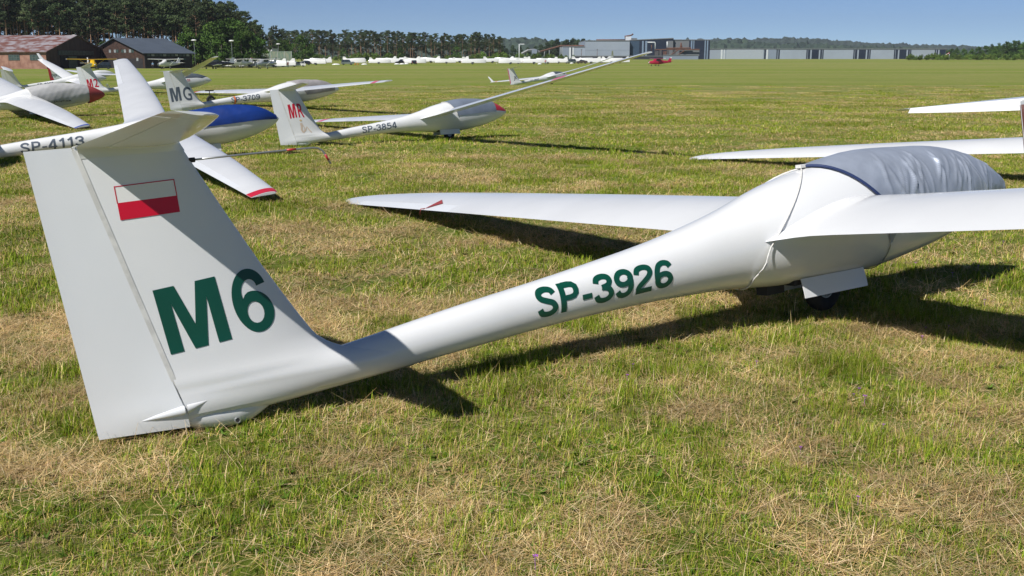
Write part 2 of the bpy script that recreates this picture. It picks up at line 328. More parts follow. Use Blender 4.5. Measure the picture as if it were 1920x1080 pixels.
def build_tail(root, s, gel, texts=(), rud_mat=None, tp=1.0, droop=0.):
    zs = [.235, .25, .265, .28, .295, .31, .325, .34, .355, .37, .385, .40, .42, .44, .46, .48, .50, .53, .56, .60, .65, .75, .9, 1.05, 1.2, 1.35, 1.45, 1.53]
    mb = MB(); rings = []
    for z in zs:
        le, hg = fin_le(z), fin_hinge(z); xs = [le + (hg - le) * (1 - math.cos(math.pi / 2 * i / 22)) for i in range(23)]
        rings.append([(x, aft_half(x, z), z) for x in xs] + [(x, -aft_half(x, z), z) for x in xs[::-1]])
    mb.loft(rings); fin = mb.scaled(s).build('fin', gel, root, angle=55)
    mb = MB(); rings = []
    rhalf = lambda x, z: max(fin_half(x, z), aft_half(fin_hinge(max(z, .24)), max(z, .24)) * max(0., (x - fin_te(z)) / (fin_hinge(max(z, .2)) - fin_te(z))) * (1 - .25 * smooth01((.24 - z) / .06)) if z < .5 else 0)
    for z in [.19, .22, .26, .30, .34, .38, .45, .6, .75, .9, 1.05, 1.2, 1.35, 1.45, 1.533]:
        hg, te = fin_hinge(max(z, .2)) - .008, fin_te(z); xs = [hg + (te - hg) * i / 6 for i in range(7)]
        zz = lambda x: z if z > .25 else z + (.0 if z > .2 else -.012 + .05 * (hg - x))
        rings.append([(x, rhalf(x, z) if i < 6 else .002, zz(x)) for i, x in enumerate(xs)] + [(x, -(rhalf(x, z) if i < 6 else .002), zz(x)) for i, x in list(enumerate(xs))[::-1]])
    mb.loft(rings); rud = mb.scaled(s).build('rudder', rud_mat or M_GEL2, root, angle=50)
    # tape seal along the hinge
    mb = MB()
    for sg in (1, -1):
        mb.grid([[(fin_hinge(z) + o, sg * (fin_half(fin_hinge(z) + o, z) + .0022), z) for o in (-.012, 0, .012)] for z in np.linspace(.30, 1.52, 12)])
    mb.scaled(s).build('hinge_seal', M_SEAL, fin, fix=False)
    # tailplane and elevator halves
    hs = 1.40 * tp
    def tpt(sd, y, u, up):
        k = y / 1.40; le = -4.165 - .165 * k ** 1.5 - .06 * max(0, (k - .93) / .07) ** 2; te = -4.655 + .13 * k + .02 * max(0, (k - .95) / .05) ** 2; c = le - te
        a = airfoil(u, .10) * c; zl = 1.533 + y * tp * (.041 * u + .023 * (1 - u)) - (max(0., u - .727) * c * droop if y < 1.243 else 0); return Vector((te + c * (1 - u), sd * y * tp, zl + (a if up else -a)))
    def ring(sd, y, ua, ub):
        us = [ua + (ub - ua) * t for t in US]; return [tpt(sd, y, u, True) for u in us[::-1]] + [tpt(sd, y, u, False) for u in us[1:]]
    mb = MB(); ys = [0, .3, .7, 1.05, 1.24]
    for sd in (1, -1):
        mb.loft([ring(sd, y, 0, .72) for y in ys])
        mb.loft([ring(sd, y, 0, 1) for y in (1.245, 1.30, 1.35, 1.385, 1.40)])
    tpo = mb.scaled(s).build('tailplane', gel, root, angle=50)
    for sd in (1, -1):
        mb = MB(); mb.loft([ring(sd, y, .727, 1) for y in (.012, .3, .7, 1.05, 1.238)]); mb.scaled(s).build('elevator', M_GEL2, tpo, angle=50)
    # root fairing under the tailplane
    mb = MB(); rings = []
    for i, z in enumerate((1.48, 1.505, 1.525, 1.540)):
        e = .002 + .035 * (i / 3) ** 2; le, hg = fin_le(z) + .005, fin_hinge(z) + .01
        xs = [le + (hg - le) * (1 - math.cos(math.pi / 2 * k / 10)) for k in range(11)]
        rings.append([(x, fin_half(x, z) + e * math.sqrt(min(1, k / 4)), z) for k, x in enumerate(xs)] + [(x, -fin_half(x, z) - e * math.sqrt(min(1, k / 4)), z) for k, x in list(enumerate(xs))[:0:-1]])
    mb.loft(rings).scaled(s).build('tailplane_fairing', gel, tpo, angle=60)
    # tail bumper
    mb = MB(); rings = []
    for x, zb, hw in ((-4.34, .176, .048), (-4.28, .152, .056), (-4.2, .134, .060), (-4.10, .126, .058), (-4.02, .138, .054), (-3.97, .160, .047), (-3.92, .188, .040), (-3.86, .208, .030), (-3.78, .224, .015)):
        zt = .27; rings.append([(x, hw * math.cos(a), (zb + (zt - zb) * (1 + math.sin(a)) / 2)) for a in [2 * math.pi * k / 14 for k in range(14)]])
    mb.loft(rings).scaled(s).build('tail_bumper', gel, root, angle=60)
    return fin, rud, tpo
def fin_conf(s, off=.0025): return lambda x, z: Vector((x, -fin_half(x, z) - off, z)) * s
def fus_conf(s, off=.003): return lambda x, z: Vector((x, side_y(x, z, off), z)) * s
def fus_patch(name, m, parent, s, th0, th1, x0f, x1f, off, nx=30, nt=30, disp=None, two_sided=True):
    P = []
    for j in range(nt + 1):
        th = th0 + (th1 - th0) * j / nt; xa, xb = x0f(th), x1f(th); row = []
        for i in range(nx + 1):
            x = xa + (xb - xa) * i / nx; row.append(fpt(x, th, off + (disp(x, th) if disp else 0)))
        P.append(row)
    return MB().grid(P).scaled(s).build(name, m, parent, fix=False)
def wheel(root, c, r, wd, s=1., name='wheel', spokes=8):
    c = Vector(c); t = MB().torus(c, (0, 1, 0), r - wd * .5, wd * .5, 28, 12).scaled(s).build(name, M_TYRE, root)
    mb = MB().cyl(c, (0, 1, 0), r - wd * .85, wd * .55, 24); mb.torus(c + Vector((0, -wd * .28, 0)), (0, 1, 0), r - wd * .9, wd * .09, 24, 6)
    for k in range(spokes):
        a = 2 * math.pi * k / spokes; d = Vector((math.cos(a), 0, math.sin(a))); p = c + Vector((0, -wd * .30, 0)); mb.tube([p + d * .02, p + d * (r - wd * .95)], .007, 5)
    mb.cyl(c + Vector((0, -wd * .3, 0)), (0, 1, 0), .03, wd * .2, 12); mb.scaled(s).build('rim', M_RIM, t, angle=40); return t
def glider(name, label, pose, s=1., tipL=.25, tipR=.25, dx=0., chord=1., half=7.45, te_k=.0318, regbold=.15, square=True, flexL=0., flexR=0., group='gliders parked on the grass', reg=None, regbox=(-2.357, .37, .975, .167), regmat=M_GREYTXT,
           finlet=None, finbox=(-4.405, .535, .56, .315), finmat=M_GREYTXT, rud_mat=None, tp=.871, doors=True, winglet=0., gel=None, nose=0., slim=0., droop=0.):
    global NOSE, SLIM; NOSE = nose; SLIM = slim
    x, y, z, yaw, pit, roll = pose
    root = bpy.data.objects.new(name, None); COL.objects.link(root); tag(root, label, 'glider', group)
    R = rotm(yaw, pit, roll).to_4x4(); R.translation = Vector((x, y, z)); root.matrix_world = R; root.empty_display_size = .4
    gel = gel or M_GEL
    xs = list(np.linspace(-4.36, -1.6, 22)) + list(np.linspace(-1.45, 1.95, 40)) + [2.0, 2.05, 2.1, 2.14, 2.17, 2.195, 2.212, 2.222, 2.225]
    ths = [2 * math.pi * k / 40 for k in range(40)]
    fo = MB().loft([[fpt(q, t) for t in ths] for q in xs]).scaled(s).build('fuselage', gel, root, angle=60)
    wl = Wing(1, tipL, dx, chord, half / s, flexL, winglet=winglet, te_k=te_k, square=square); wr = Wing(-1, tipR, dx, chord, half / s, flexR, winglet=winglet, te_k=te_k, square=square)
    wings = [wl.build(root, gel, sc_=s), wr.build(root, gel, sc_=s)]
    fin, rud, tpo = build_tail(root, s, gel, rud_mat=rud_mat, tp=tp, droop=droop)
    if reg:
        a, b, c, d = regbox
        if b is not None: cf_ = lambda xx, zz, lf: fus_conf(s, .003 + lf)(xx, zz + (xx - a) * (.045 / .975))
        else: b = 0.; cf_ = lambda xx, zz, lf: fus_conf(s, .003 + lf)(xx, zz + fus(xx)[0] - d / 2 + .015)
        stroke_text(reg, a, b, c, d, cf_, regbold).build('registration_lettering', regmat, fo, fix=False)
    if finlet:
        a, b, c, d = finbox; gg = dict(s=s, fin=fin)
        if finlet[0] == 'M':
            glyph(LET_M, a, b, c * .48, d, gg, finmat, (-.10 * d, .06 * c)); text_polys(finlet[1], a + c * .60, b + .04 * c, c * .40, d, fin_conf(s), bold=.015, cut=.04, cutx=.03, slant=-.1).build('fin_lettering', finmat, fin, fix=False)
        else: text_polys(finlet, a, b, c, d, fin_conf(s), bold=.012, cut=.04, cutx=.03).build('fin_lettering', finmat, fin, fix=False)
    # main wheel and doors
    wheel(root, (.10, 0, .165), .165, .11, s)
    if doors:
        for sd in (-1, 1):
            mb = MB(); P = [[], []]
            for i in range(9):
                t = i / 8; xx = -.28 + .62 * t; zt = .268 - .008 * t + .02
                for q, (yy, zz) in enumerate(((.165, zt), (.172, zt - .035), (.185, zt - .085), (.195, zt - .128))): pass
                for q in (0, 1): P[q].append([(xx, sd * (yy + q * .006), zz) for yy, zz in ((.160, zt), (.170, zt - .035), (.183, zt - .085), (.190, zt - .128))])
            mb.grid(P[0]); mb.grid(P[1])
            for r in ([(0, i) for i in range(9)],): pass
            edge0 = [P[0][i][-1] for i in range(9)]; edge1 = [P[1][i][-1] for i in range(9)]; mb.grid([edge0, edge1])
            mb.grid([P[0][0], P[1][0]]); mb.grid([P[0][8], P[1][8]])
            mb.scaled(s).build('gear_door', gel, root, angle=40)
        MB().box((-.02, 0, .272), (.60, .28, .05)).scaled(s).build('wheel_well', M_WELL, root, smooth=False)
    NOSE = 0.; SLIM = 0.
    return dict(root=root, s=s, fus=fo, slim=slim, fin=fin, rud=rud, tp=tpo, wl=wl, wr=wr, wings=wings)
def on_root(name, g, label, cat, group=None):
    "an empty with the glider's pose for something that lies on it"
    o = bpy.data.objects.new(name, None); COL.objects.link(o); o.matrix_world = g['root'].matrix_world.copy(); return tag(o, label, cat, group)

# ---- the near glider, M6 SP-3926
g6 = glider('glider', 'white sailplane with green M6 and SP-3926 lettering and red white flag on its fin', (2.103, 7.0671, .0305, .5667, .0387, -.1287), tipL=.315, tipR=.2505, finmat=M_DKGREEN, regmat=M_DKGREEN,
            reg='SP-3926', finlet=None, half=7.70, regbold=.185, square=False)
r6 = g6['root']
def fin_text(ch, x, z, wdt, hgt, g, m, bold=.03, slant=0.): text_polys(ch, x, z, wdt, hgt, fin_conf(g['s']), bold=bold, cut=.05, cutx=.03, slant=slant).build('fin_lettering', m, g['fin'], fix=False)
glyph(LET_M, -4.365, .537, .292, .312, g6, M_DKGREEN, (-.040, .024))
glyph(LET_6, -4.026, .565, .195, .315, g6, M_DKGREEN, (-.036, .012))
def fin_quad(name, pts, m, g, off=.0026):
    a, b, c, d = pts; n = 6; conf = fin_conf(g['s'], off); P = []
    for i in range(n + 1):
        row = []
        for j in range(n + 1):
            u, v = i / n, j / n; x = (a[0]*(1-u)+b[0]*u)*(1-v)+(d[0]*(1-u)+c[0]*u)*v; z = (a[1]*(1-u)+b[1]*u)*(1-v)+(d[1]*(1-u)+c[1]*u)*v; row.append(conf(x, z))
        P.append(row)
    return MB().grid(P).build(name, m, g['fin'], fix=False)
fin_quad('flag_red_band', ((-4.501, 1.268), (-4.231, 1.274), (-4.229, 1.197), (-4.498, 1.189)), M_FLAGRED, g6)
fin_quad('flag_white_band', ((-4.5025, 1.3435), (-4.2355, 1.3505), (-4.2325, 1.274), (-4.4995, 1.268)), M_FLAGWHITE, g6, .0022)
for q, (p0, p1) in enumerate((((-4.504, 1.345), (-4.234, 1.352)), ((-4.2355, 1.352), (-4.2325, 1.272)), ((-4.5035, 1.345), (-4.5005, 1.266)))):
    d = .0022; (xa, za), (xb, zb) = p0, p1
    pts = ((xa, za), (xb, zb), (xb, zb - 2*d), (xa, za - 2*d)) if q == 0 else ((xa - d, za), (xa + d, za), (xb + d, zb), (xb - d, zb))
    fin_quad('flag_outline', pts, M_RED, g6, .0034)
# probe on the fin leading edge
mb = MB().tube([(-4.17, 0, 1.4325), (-3.9, 0, 1.437), (-3.6, 0, 1.440), (-3.515, 0, 1.440), (-3.49, 0, 1.436), (-3.468, 0, 1.422), (-3.455, 0, 1.40), (-3.431, 0, 1.352)], .0050, 10)
pb = mb.build('total_energy_probe', M_STEEL, r6)
MB().tube([(-3.655, 0, 1.4398), (-3.607, 0, 1.4402)], .0058, 10).build('red_band', M_REDPAINT, pb)
MB().tube([(-3.4555, 0, 1.4015), (-3.440, 0, 1.3705)], .0058, 10).build('red_band', M_REDPAINT, pb)
MB().cyl((-4.14, 0, 1.433), (1, 0, 0), .012, .05, 12).build('probe_socket', M_WELL, pb)
# rudder drive fairings at the foot of the fin, tail bolt
def fairing(pts, m, par):
    mb = MB(); rings = []
    for x, z, hh, yy in pts: rings.append([(x, -yy - .0 - .015 * max(0, math.sin(a)) * (hh / .02), z + hh * math.cos(a)) for a in [math.pi * k / 8 for k in range(9)]])
    mb.loft(rings, caps=False, closed=False); return mb.build('drive_fairing', m, par, fix=False)
fairing([(x, z, h, rud_half(x, max(z, .25)) - .001) for x, z, h in ((-4.540, .249, .001), (-4.48, .255, .010), (-4.41, .261, .017), (-4.345, .267, .022))], M_GEL2, g6['rud'])
fairing([(x, z, h, aft_half(x, z) - .003) for x, z, h in ((-4.332, .268, .022), (-4.30, .275, .017), (-4.262, .284, .009), (-4.215, .296, .001))], M_GEL, g6['fin'])
mb = MB().torus((-4.097, -.053, .160), (0, 1, 0), .013, .004, 16, 6); tb_ = mb.build('tail_bolt', M_STEEL, r6, angle=40); MB().cyl((-4.097, -.051, .160), (0, 1, 0), .011, .008, 12).build('bolt_recess', M_WELL, tb_, angle=40)
MB().cyl((-3.30, -.0915, .355), (0, 1, 0), .006, .01, 8).build('static_port', M_WELL, r6)
MB().box((-.40, 0, .238), (.16, .10, .075)).build('rear_gear_well', M_WELL, r6, smooth=False)  # solid block, painted dark to read as the shaded open gear well
# green tips on the wing touching the ground
g6['wl'].band(7.58, 7.695, M_GREENTIP, g6['wings'][0], 'wing_tip_marking')
# silver cloth cover over the canopy
NZ = [(RNG.uniform(0, 6.28), RNG.uniform(.6, 1.4)) for _ in range(40)]
FOLDS = []
_rf = random.Random(12)
for _k in range(38):
    c_ = _rf.gauss(1.0, .36) if _k < 26 else _rf.uniform(.2, 2.1); FOLDS.append((c_, _rf.uniform(-.16, .16), _rf.uniform(.004, .012), _rf.uniform(.35, 1.0) * (1 if .55 < c_ < 1.5 else .5), _rf.uniform(.10, .75), _rf.uniform(.5, 1.5), _rf.uniform(0, 6.28)))
def wrinkle(x, th):
    "loose folds of differing width, slant and length hanging down both sides; fainter creases elsewhere"
    d = abs(th - math.pi / 2); sd = 1 if th > math.pi / 2 else -1; v = 0
    for c_, sl, wd, am, d0, dl, ph in FOLDS:
        xx = x - c_ - sl * (d - .7) - .018 * math.sin(4.3 * d + ph + sd); wloc = wd * (.7 + .8 * d)
        v += am * math.exp(-(xx / wloc) ** 2) * smooth01((d - d0) / .35) * (1 - smooth01((d - d0 - dl) / .3))
    v2 = math.sin(x * 19 + 4 * math.sin(th * 2.3) + sd) * .22 + math.sin(x * 41 + 7 * th) * .12 + math.sin(x * 9 - 11 * th) * .18 + math.sin(x * 67 - 13 * th + 2 * math.sin(9 * x)) * .10
    edge = math.exp(-((x - .22 - .3 * d) / .13) ** 2) * (math.sin(13 * th + 17 * x) + .6 * math.sin(29 * th - 8 * x)) * .28
    return .015 * v + .0036 * v2 * (.4 + d) + .006 * edge
TA, TB = math.radians(8), math.radians(190)
def edge6(th):
    d = abs(th - math.pi / 2); return -.02 + .17 * d + .17 * d * d * .55
c6 = on_root('canopy_cover', g6, 'wrinkled silver grey cloth cover over the cockpit of the SP-3926 sailplane', 'canopy cover', 'canopy covers')
cl = fus_patch('cloth', M_SILVER, c6, 1., TA, TB, edge6, lambda th: 2.20, .016, 320, 80, wrinkle)
mb = MB().tube([fpt(edge6(t) + .004, t, .016) for t in np.linspace(TA, TB, 50)], .010, 8); mb.build('edge_trim', M_NAVY, c6)
for sd in (1,):
    pts = []
    ang = [math.radians(a) for a in np.linspace(90, 268, 26)]
    xr = lambda th: float(np.interp(math.degrees(th), [90, 125, 160, 185, 215, 250, 270], [-.03, -.26, -.50, -.66, -.725, -.70, -.68]))
    offr = lambda th: float(np.interp(math.degrees(th), [90, 150, 180, 200, 225, 270], [.006, .006, .02, .045, .008, .006]))
    for o in (0,): MB().tube([fpt(xr(t), t, offr(t)) for t in ang], .0055, 8).build('tie_cord', M_CORD, c6)
    MB().tube([fpt(xr(math.pi - t) , t, .006) for t in [math.radians(a) for a in np.linspace(90, -88, 26)]], .0055, 8).build('tie_cord', M_CORD, c6)
    MB().tube([fpt(xr(t) + .012 * math.sin((t - 1.57) * 2.2), t, offr(t) + .003) for t in ang[:18]], .004, 8).build('tie_cord', M_CORD, c6)
MB().box(tuple(fpt(-.02, math.pi / 2, .018)), (.075, .05, .022)).build('buckle', M_CORD, c6, smooth=False)
# tab and belly strap below the wing
tb = [fpt(.42, math.radians(191), .012), fpt(.57, math.radians(192), .012), fpt(.51, math.radians(209), .010), fpt(.49, math.radians(209), .010)]
MB().add(tb, [(0, 1, 2, 3)]).build('tab', M_SILVER, c6, smooth=False, fix=False)
MB().tube([fpt(.50 + .05 * math.sin((a - 209) / 60), math.radians(a), .006) for a in np.linspace(209, 325, 20)], .0038, 8).build('belly_strap', M_STEEL, c6)
# red pennant of the aileron lock on the low wing
wl = g6['wl']; pn = on_root('control_lock', g6, 'red triangular pennant of an aileron lock clipped on the low wing', 'control lock')
yy = 5.02
MB().add([wl.pt(yy + .04, .66, True, .010), wl.pt(yy - .13, .78, True, .009), wl.pt(yy + .04, .985, True, .010)], [(0, 1, 2)]).build('pennant', M_DULLRED, pn, smooth=False, fix=False)
p0 = wl.pt(yy + .06, .99, True, .01); MB().tube([p0 + Vector((.02, 0, .0)), p0 + Vector((-.03, 0, 0)), p0 + Vector((-.05, 0, -.06))], .006, 6).build('clip', M_DULLRED, pn)
# ---- the other gliders standing on the field
def simple_cover(g, label, m, th0, th1, x0, x1, off=.014, edge_k=.18, amp=.006, seed=0, name='canopy_cover', nose=0.):
    global NOSE, SLIM; NOSE = nose; SLIM = g['slim']
    o = on_root(name, g, label, 'canopy cover', 'canopy covers'); rr = random.Random(seed); ph = [rr.uniform(0, 6) for _ in range(6)]
    def dp(x, th): return amp * (math.sin(7 * x + 5 * th + ph[0]) * .5 + math.sin(17 * x - 6 * th + ph[1]) * .4 + math.sin(31 * x + 9 * th + ph[2]) * .25 + .8 * max(0, math.sin(11 * th + 4 * x + ph[3])) ** 3)
    fus_patch('cloth', m, o, g['s'], math.radians(th0), math.radians(th1), lambda t: x0 + edge_k * abs(t - math.pi / 2), lambda t: x1, off, 60, 44, dp)
    MB().tube([fpt(x0 + edge_k * abs(t - math.pi / 2), t, off) for t in np.linspace(math.radians(th0), math.radians(th1), 30)], .008, 6).scaled(g['s']).build('edge_trim', M_CORD, o)
    NOSE = 0.; SLIM = 0.; return o
def nose_cap(g, m, x0, th0=0, th1=360, name='nose_cap', nose=0., off=.004):
    global NOSE; NOSE = nose
    fus_patch(name, m, g['fus'], g['s'], math.radians(th0), math.radians(th1), lambda t: x0, lambda t: 2.2245, off, 14, 36); NOSE = 0.
def canopy(g, x0, x1, th0=20, th1=160, nose=0.):
    global NOSE; NOSE = nose
    c = fus_patch('canopy', M_GLASS, g['fus'], g['s'], math.radians(th0), math.radians(th1), lambda t: x0 + .10 * abs(t - 1.57), lambda t: x1 - .25 * abs(t - 1.57) ** 2, .006, 30, 24)
    pts = [fpt(x0 + .10 * abs(t - 1.57), t, .008) for t in np.linspace(math.radians(th0), math.radians(th1), 16)] + [fpt(x1 - .25 * abs(t - 1.57) ** 2, t, .008) for t in np.linspace(math.radians(th1), math.radians(th0), 16)]
    MB().tube(pts + [pts[0]], .012, 6).scaled(g['s']).build('canopy_frame', M_NAVY, c); NOSE = 0.
def P(v): return tuple(v[:6])
QA = [-5.9579, 20.0752, -.0963, .4559, .0245, .1083, 1.0357, .3988, .3623, -.7469, -.35]
gA = glider('glider', 'white sailplane with grey SP-4113 lettering, one wing raised, wearing a blue canopy cover', P(QA), QA[6], QA[7] / QA[6], QA[8] / QA[6], -.75, chord=.84, te_k=.085, reg='SP-4113', regbox=(-3.02, None, 1.04, .17), nose=QA[9], slim=.17)
simple_cover(gA, 'smooth royal blue cloth cover over the cockpit of the SP-4113 sailplane', M_BLUECOVER, 8, 172, -.25, 2.14, nose=QA[9], seed=1, amp=.0025)
gA['wl'].band(7.25, 7.44, M_PINK, gA['wings'][0], 'wing_tip_marking', gA['s']); gA['wr'].band(6.98, 7.19, M_RED, gA['wings'][1], 'wing_tip_marking', gA['s'])
QB = [-1.5537, 24.9094, -.1292, .6111, .0233, -.1129, .878, .4015, .6161, -.1932, -.0017]
gB = glider('glider', 'white sailplane with red MR on its fin, SP-3854 lettering and a red nose', P(QB), QB[6], QB[7] / QB[6], QB[8] / QB[6], -.2, reg='SP-3854', regbox=(-2.55, None, 1.0, .165), finlet='MR', finbox=(-4.42, .82, .38, .34), finmat=M_RED, nose=QB[9], chord=.86)
simple_cover(gB, 'tight blue grey cloth cover over the cockpit of the SP-3854 sailplane', M_BLUEGREY, -2, 182, -.05, 1.69, nose=QB[9], seed=2, amp=.002)
nose_cap(gB, M_REDPAINT, 1.70, 4, 176, nose=QB[9], off=.006)
gB['wr'].band(5.3, 5.75, M_PINK, gB['wings'][1], 'wing_marking', gB['s'], skew=.25, both=False, u0=.1, u1=.95); gB['wl'].band(6.6, 6.95, M_PINK, gB['wings'][0], 'wing_marking', gB['s'], skew=.2, both=False, u0=.1, u1=.95)
# seated figure decal below the letters: plain beige strokes
cf = fin_conf(gB['s'], .004)
def stroke(pts, wdt, m, par):
    mb = MB(); L = []; Rr = []
    for i, (x, z) in enumerate(pts):
        a = pts[max(0, i - 1)]; b = pts[min(len(pts) - 1, i + 1)]; dx, dz = b[0] - a[0], b[1] - a[1]; l = math.hypot(dx, dz) or 1
        ww = wdt * (1 - .3 * i / len(pts)); L.append(cf(x - dz / l * ww, z + dx / l * ww)); Rr.append(cf(x + dz / l * ww, z - dx / l * ww))
    mb.grid([L, Rr]).build('figure_decal', m, par, fix=False)
stroke([(-4.16, .70), (-4.15, .62), (-4.16, .54), (-4.13, .47)], .030, M_SKINTONE, gB['fin']); stroke([(-4.13, .46), (-4.06, .52), (-4.02, .60), (-3.97, .52), (-3.91, .45)], .017, M_SKINTONE, gB['fin'])
stroke([(-4.185, .755), (-4.16, .77), (-4.135, .75)], .026, mat('blond_decal', (.66, .52, .30), .5), gB['fin']); stroke([(-4.13, .66), (-4.08, .58), (-4.10, .49)], .011, M_SKINTONE, gB['fin'])
QC = [-8.7926, 41.858, -.1802, .722, .0198, -.0449, 1.034, .1958, .2244, .0339, -.116]
gC = glider('glider', 'white sailplane with grey MG on its fin and SP-3709 lettering, red wing tip', P(QC), QC[6], QC[7] / QC[6], QC[8] / QC[6], -.25, reg='SP-3709', regbox=(-2.45, None, 1.15, .20), finlet='MG', finbox=(-4.66, .47, .76, .48), nose=QC[9])
simple_cover(gC, 'taupe cloth cover over the cockpit of the SP-3709 sailplane', M_TAUPE, -20, 200, -.05, 1.98, seed=3, amp=.004, edge_k=.35)
gC['wl'].band(6.95, 7.44, M_RED, gC['wings'][0], 'wing_tip_marking', gC['s'], skew=.1); gC['wr'].band(6.25, 6.5, M_PINK, gC['wings'][1], 'wing_marking', gC['s'], skew=.2, both=False)
fus_patch('tape_band', M_ORANGE, gC['fus'], gC['s'], 0, 2 * math.pi, lambda t: -2.32, lambda t: -2.26, .006, 2, 30)
QD = [-19.1437, 60.3136, -.2017, .6294, .0199, -.1286, 1.0633, .4049, .4367, -.1451, -.0634]
gD = glider('glider', 'white sailplane with red M2 on its fin and a clear canopy, wing raised', P(QD), QD[6], QD[7] / QD[6], QD[8] / QD[6], -.1, finlet='M2', finbox=(-4.42, .48, .54, .42), finmat=M_RED, nose=QD[9])
canopy(gD, .35, 1.95, nose=QD[9]); fin_quad('fin_badge', ((-4.22, .44), (-4.15, .44), (-4.14, .36), (-4.21, .36)), M_BLUEP, gD, .004)
text_polys('55', .62, .62, .17, .12, lambda x, z: Vector((x, side_y(x, z, .006), z)) * gD['s'], bold=.01).build('nose_number', M_RED, gD['fus'], fix=False)
QE = [-15.8228, 35.2246, -.1592, .649, .0261, .0998, 1.0108, .25, .2221, -.03, -.5211]
gE = glider('glider', 'white sailplane with a dull red nose, wrapped in pale canvas, low wing with blue tip', P(QE), QE[6], QE[7] / QE[6], QE[8] / QE[6], -.5, nose=QE[9], chord=1.05)
simple_cover(gE, 'creased pale grey canvas wrapped over the cockpit behind a dull red nose', M_GREYCOVER, -38, 218, -.30, 1.69, off=.025, seed=4, amp=.0075, edge_k=.1)
nose_cap(gE, M_DULLRED, 1.66, nose=QE[9], off=.040)
text_polys('JANTAR', .45, .50, .58, .075, lambda x, z: Vector((x, side_y(x, z, .05), z)) * gE['s'], bold=.0).build('nose_lettering', M_BLACKTXT, gE['fus'], fix=False)
gE['wr'].band(7.2, 7.44, M_BLUEP, gE['wings'][1], 'wing_tip_marking', gE['s'], skew=.05)
QF = [-30.398, 73.9857, -.2981, .6738, .0292, .1293, .9756, .4714, .4524, -.0101, .0788]
gF = glider('glider', 'white sailplane with navy SP-4005 lettering and an upturned winglet on its raised wing', P(QF), QF[6], QF[7] / QF[6], QF[8] / QF[6], -.1, reg='SP-4005', regbox=(-2.6, None, 1.1, .18), regmat=M_NAVY, winglet=.42)
QH = [-44.9782, 114.6985, -.5308, .7473, .0278, .022, .9905, .25, .25, -.0292, 0]
gH = glider('glider', 'white sailplane with grey PP on its fin and a red edged rudder', P(QH), QH[6], .25, .25, 0, finlet='PP', finbox=(-4.55, .45, .56, .38), rud_mat=M_REDPAINT, nose=QH[9])
QI = [3.3147, 90.6597, -.3794, .7409, .033, -.1435, .9829, .55, .5899, -.0144, -.0241]
gI = glider('glider', 'white sailplane with black JK on its fin, red edged rudder and long upturned wing tips', P(QI), QI[6], QI[7] / QI[6], QI[8] / QI[6], -.05, finlet='JK', finbox=(-4.30, .50, .40, .40), finmat=M_BLACKTXT, reg='SP-3887', regbox=(-2.5, None, 1.0, .15), winglet=.5, flexR=.35, flexL=.1)
canopy(gI, .30, 1.9); 
mb = MB(); mb.grid([[(fin_te(z) + o, -(fin_half(fin_te(z) + .09, z)) * (o / .09) - .004, z) for o in (0, .09)] for z in np.linspace(.22, 1.52, 8)]); mb.scaled(gI['s']).build('red_edge', M_PINK, gI['rud'], fix=False)
gI['wl'].band(6.7, 6.85, M_ORANGE, gI['wings'][0], 'wing_marking', gI['s'])
QJ = [8.735, 14.0644, -.0685, .8186, .0367, -.1478, 1.0618, .49, .25, 0, .4587]
gJ = glider('glider', 'white sailplane with a brown, pink and green banded rudder, red wing tip', P(QJ), QJ[6], QJ[7] / QJ[6], QJ[8] / QJ[6], QJ[10], square=False, droop=.7, tp=.96, half=7.6)
gJ['wl'].band(7.3, 7.45, M_RED, gJ['wings'][0], 'wing_tip_marking', gJ['s'])
for z0, z1, m in ((.95, 1.50, mat('brown_paint', (.30, .06, .02), .4)), (.66, .95, mat('pale_pink_paint', (.62, .5, .5), .4)), (.22, .66, mat('bottle_green_paint', (.06, .11, .07), .4))):
    for sg in (1, -1): MB().grid([[(fin_te(z) - .003 + o, sg * (fin_half(max(fin_te(z) + o, fin_te(z) + .02), z) + .004), z) for o in (0, .04, .09, .16)] for z in np.linspace(z0, z1, 5)]).scaled(gJ['s']).build('rudder_band', m, gJ['rud'], fix=False)
# red-tipped wing end of one more glider beyond the frame, and small field items
def wing_stand(px, depth, label):
    p = GP(px, depth); o = empty('wing_stand', p, .7, label, 'wing stand')
    wheel(o, (0, 0, .20), .20, .10); MB().tube([(0, .0, .2), (.02, .12, .25), (.0, .1, .62)], .018, 8).build('fork', M_WELL, o)
    MB().box((0, .1, .60), (.35, .12, .05)).build('cradle', M_WELL, o, smooth=False)
wing_stand(391, 45.2, 'small black wheel stand under the red tip of the SP-3709 wing')
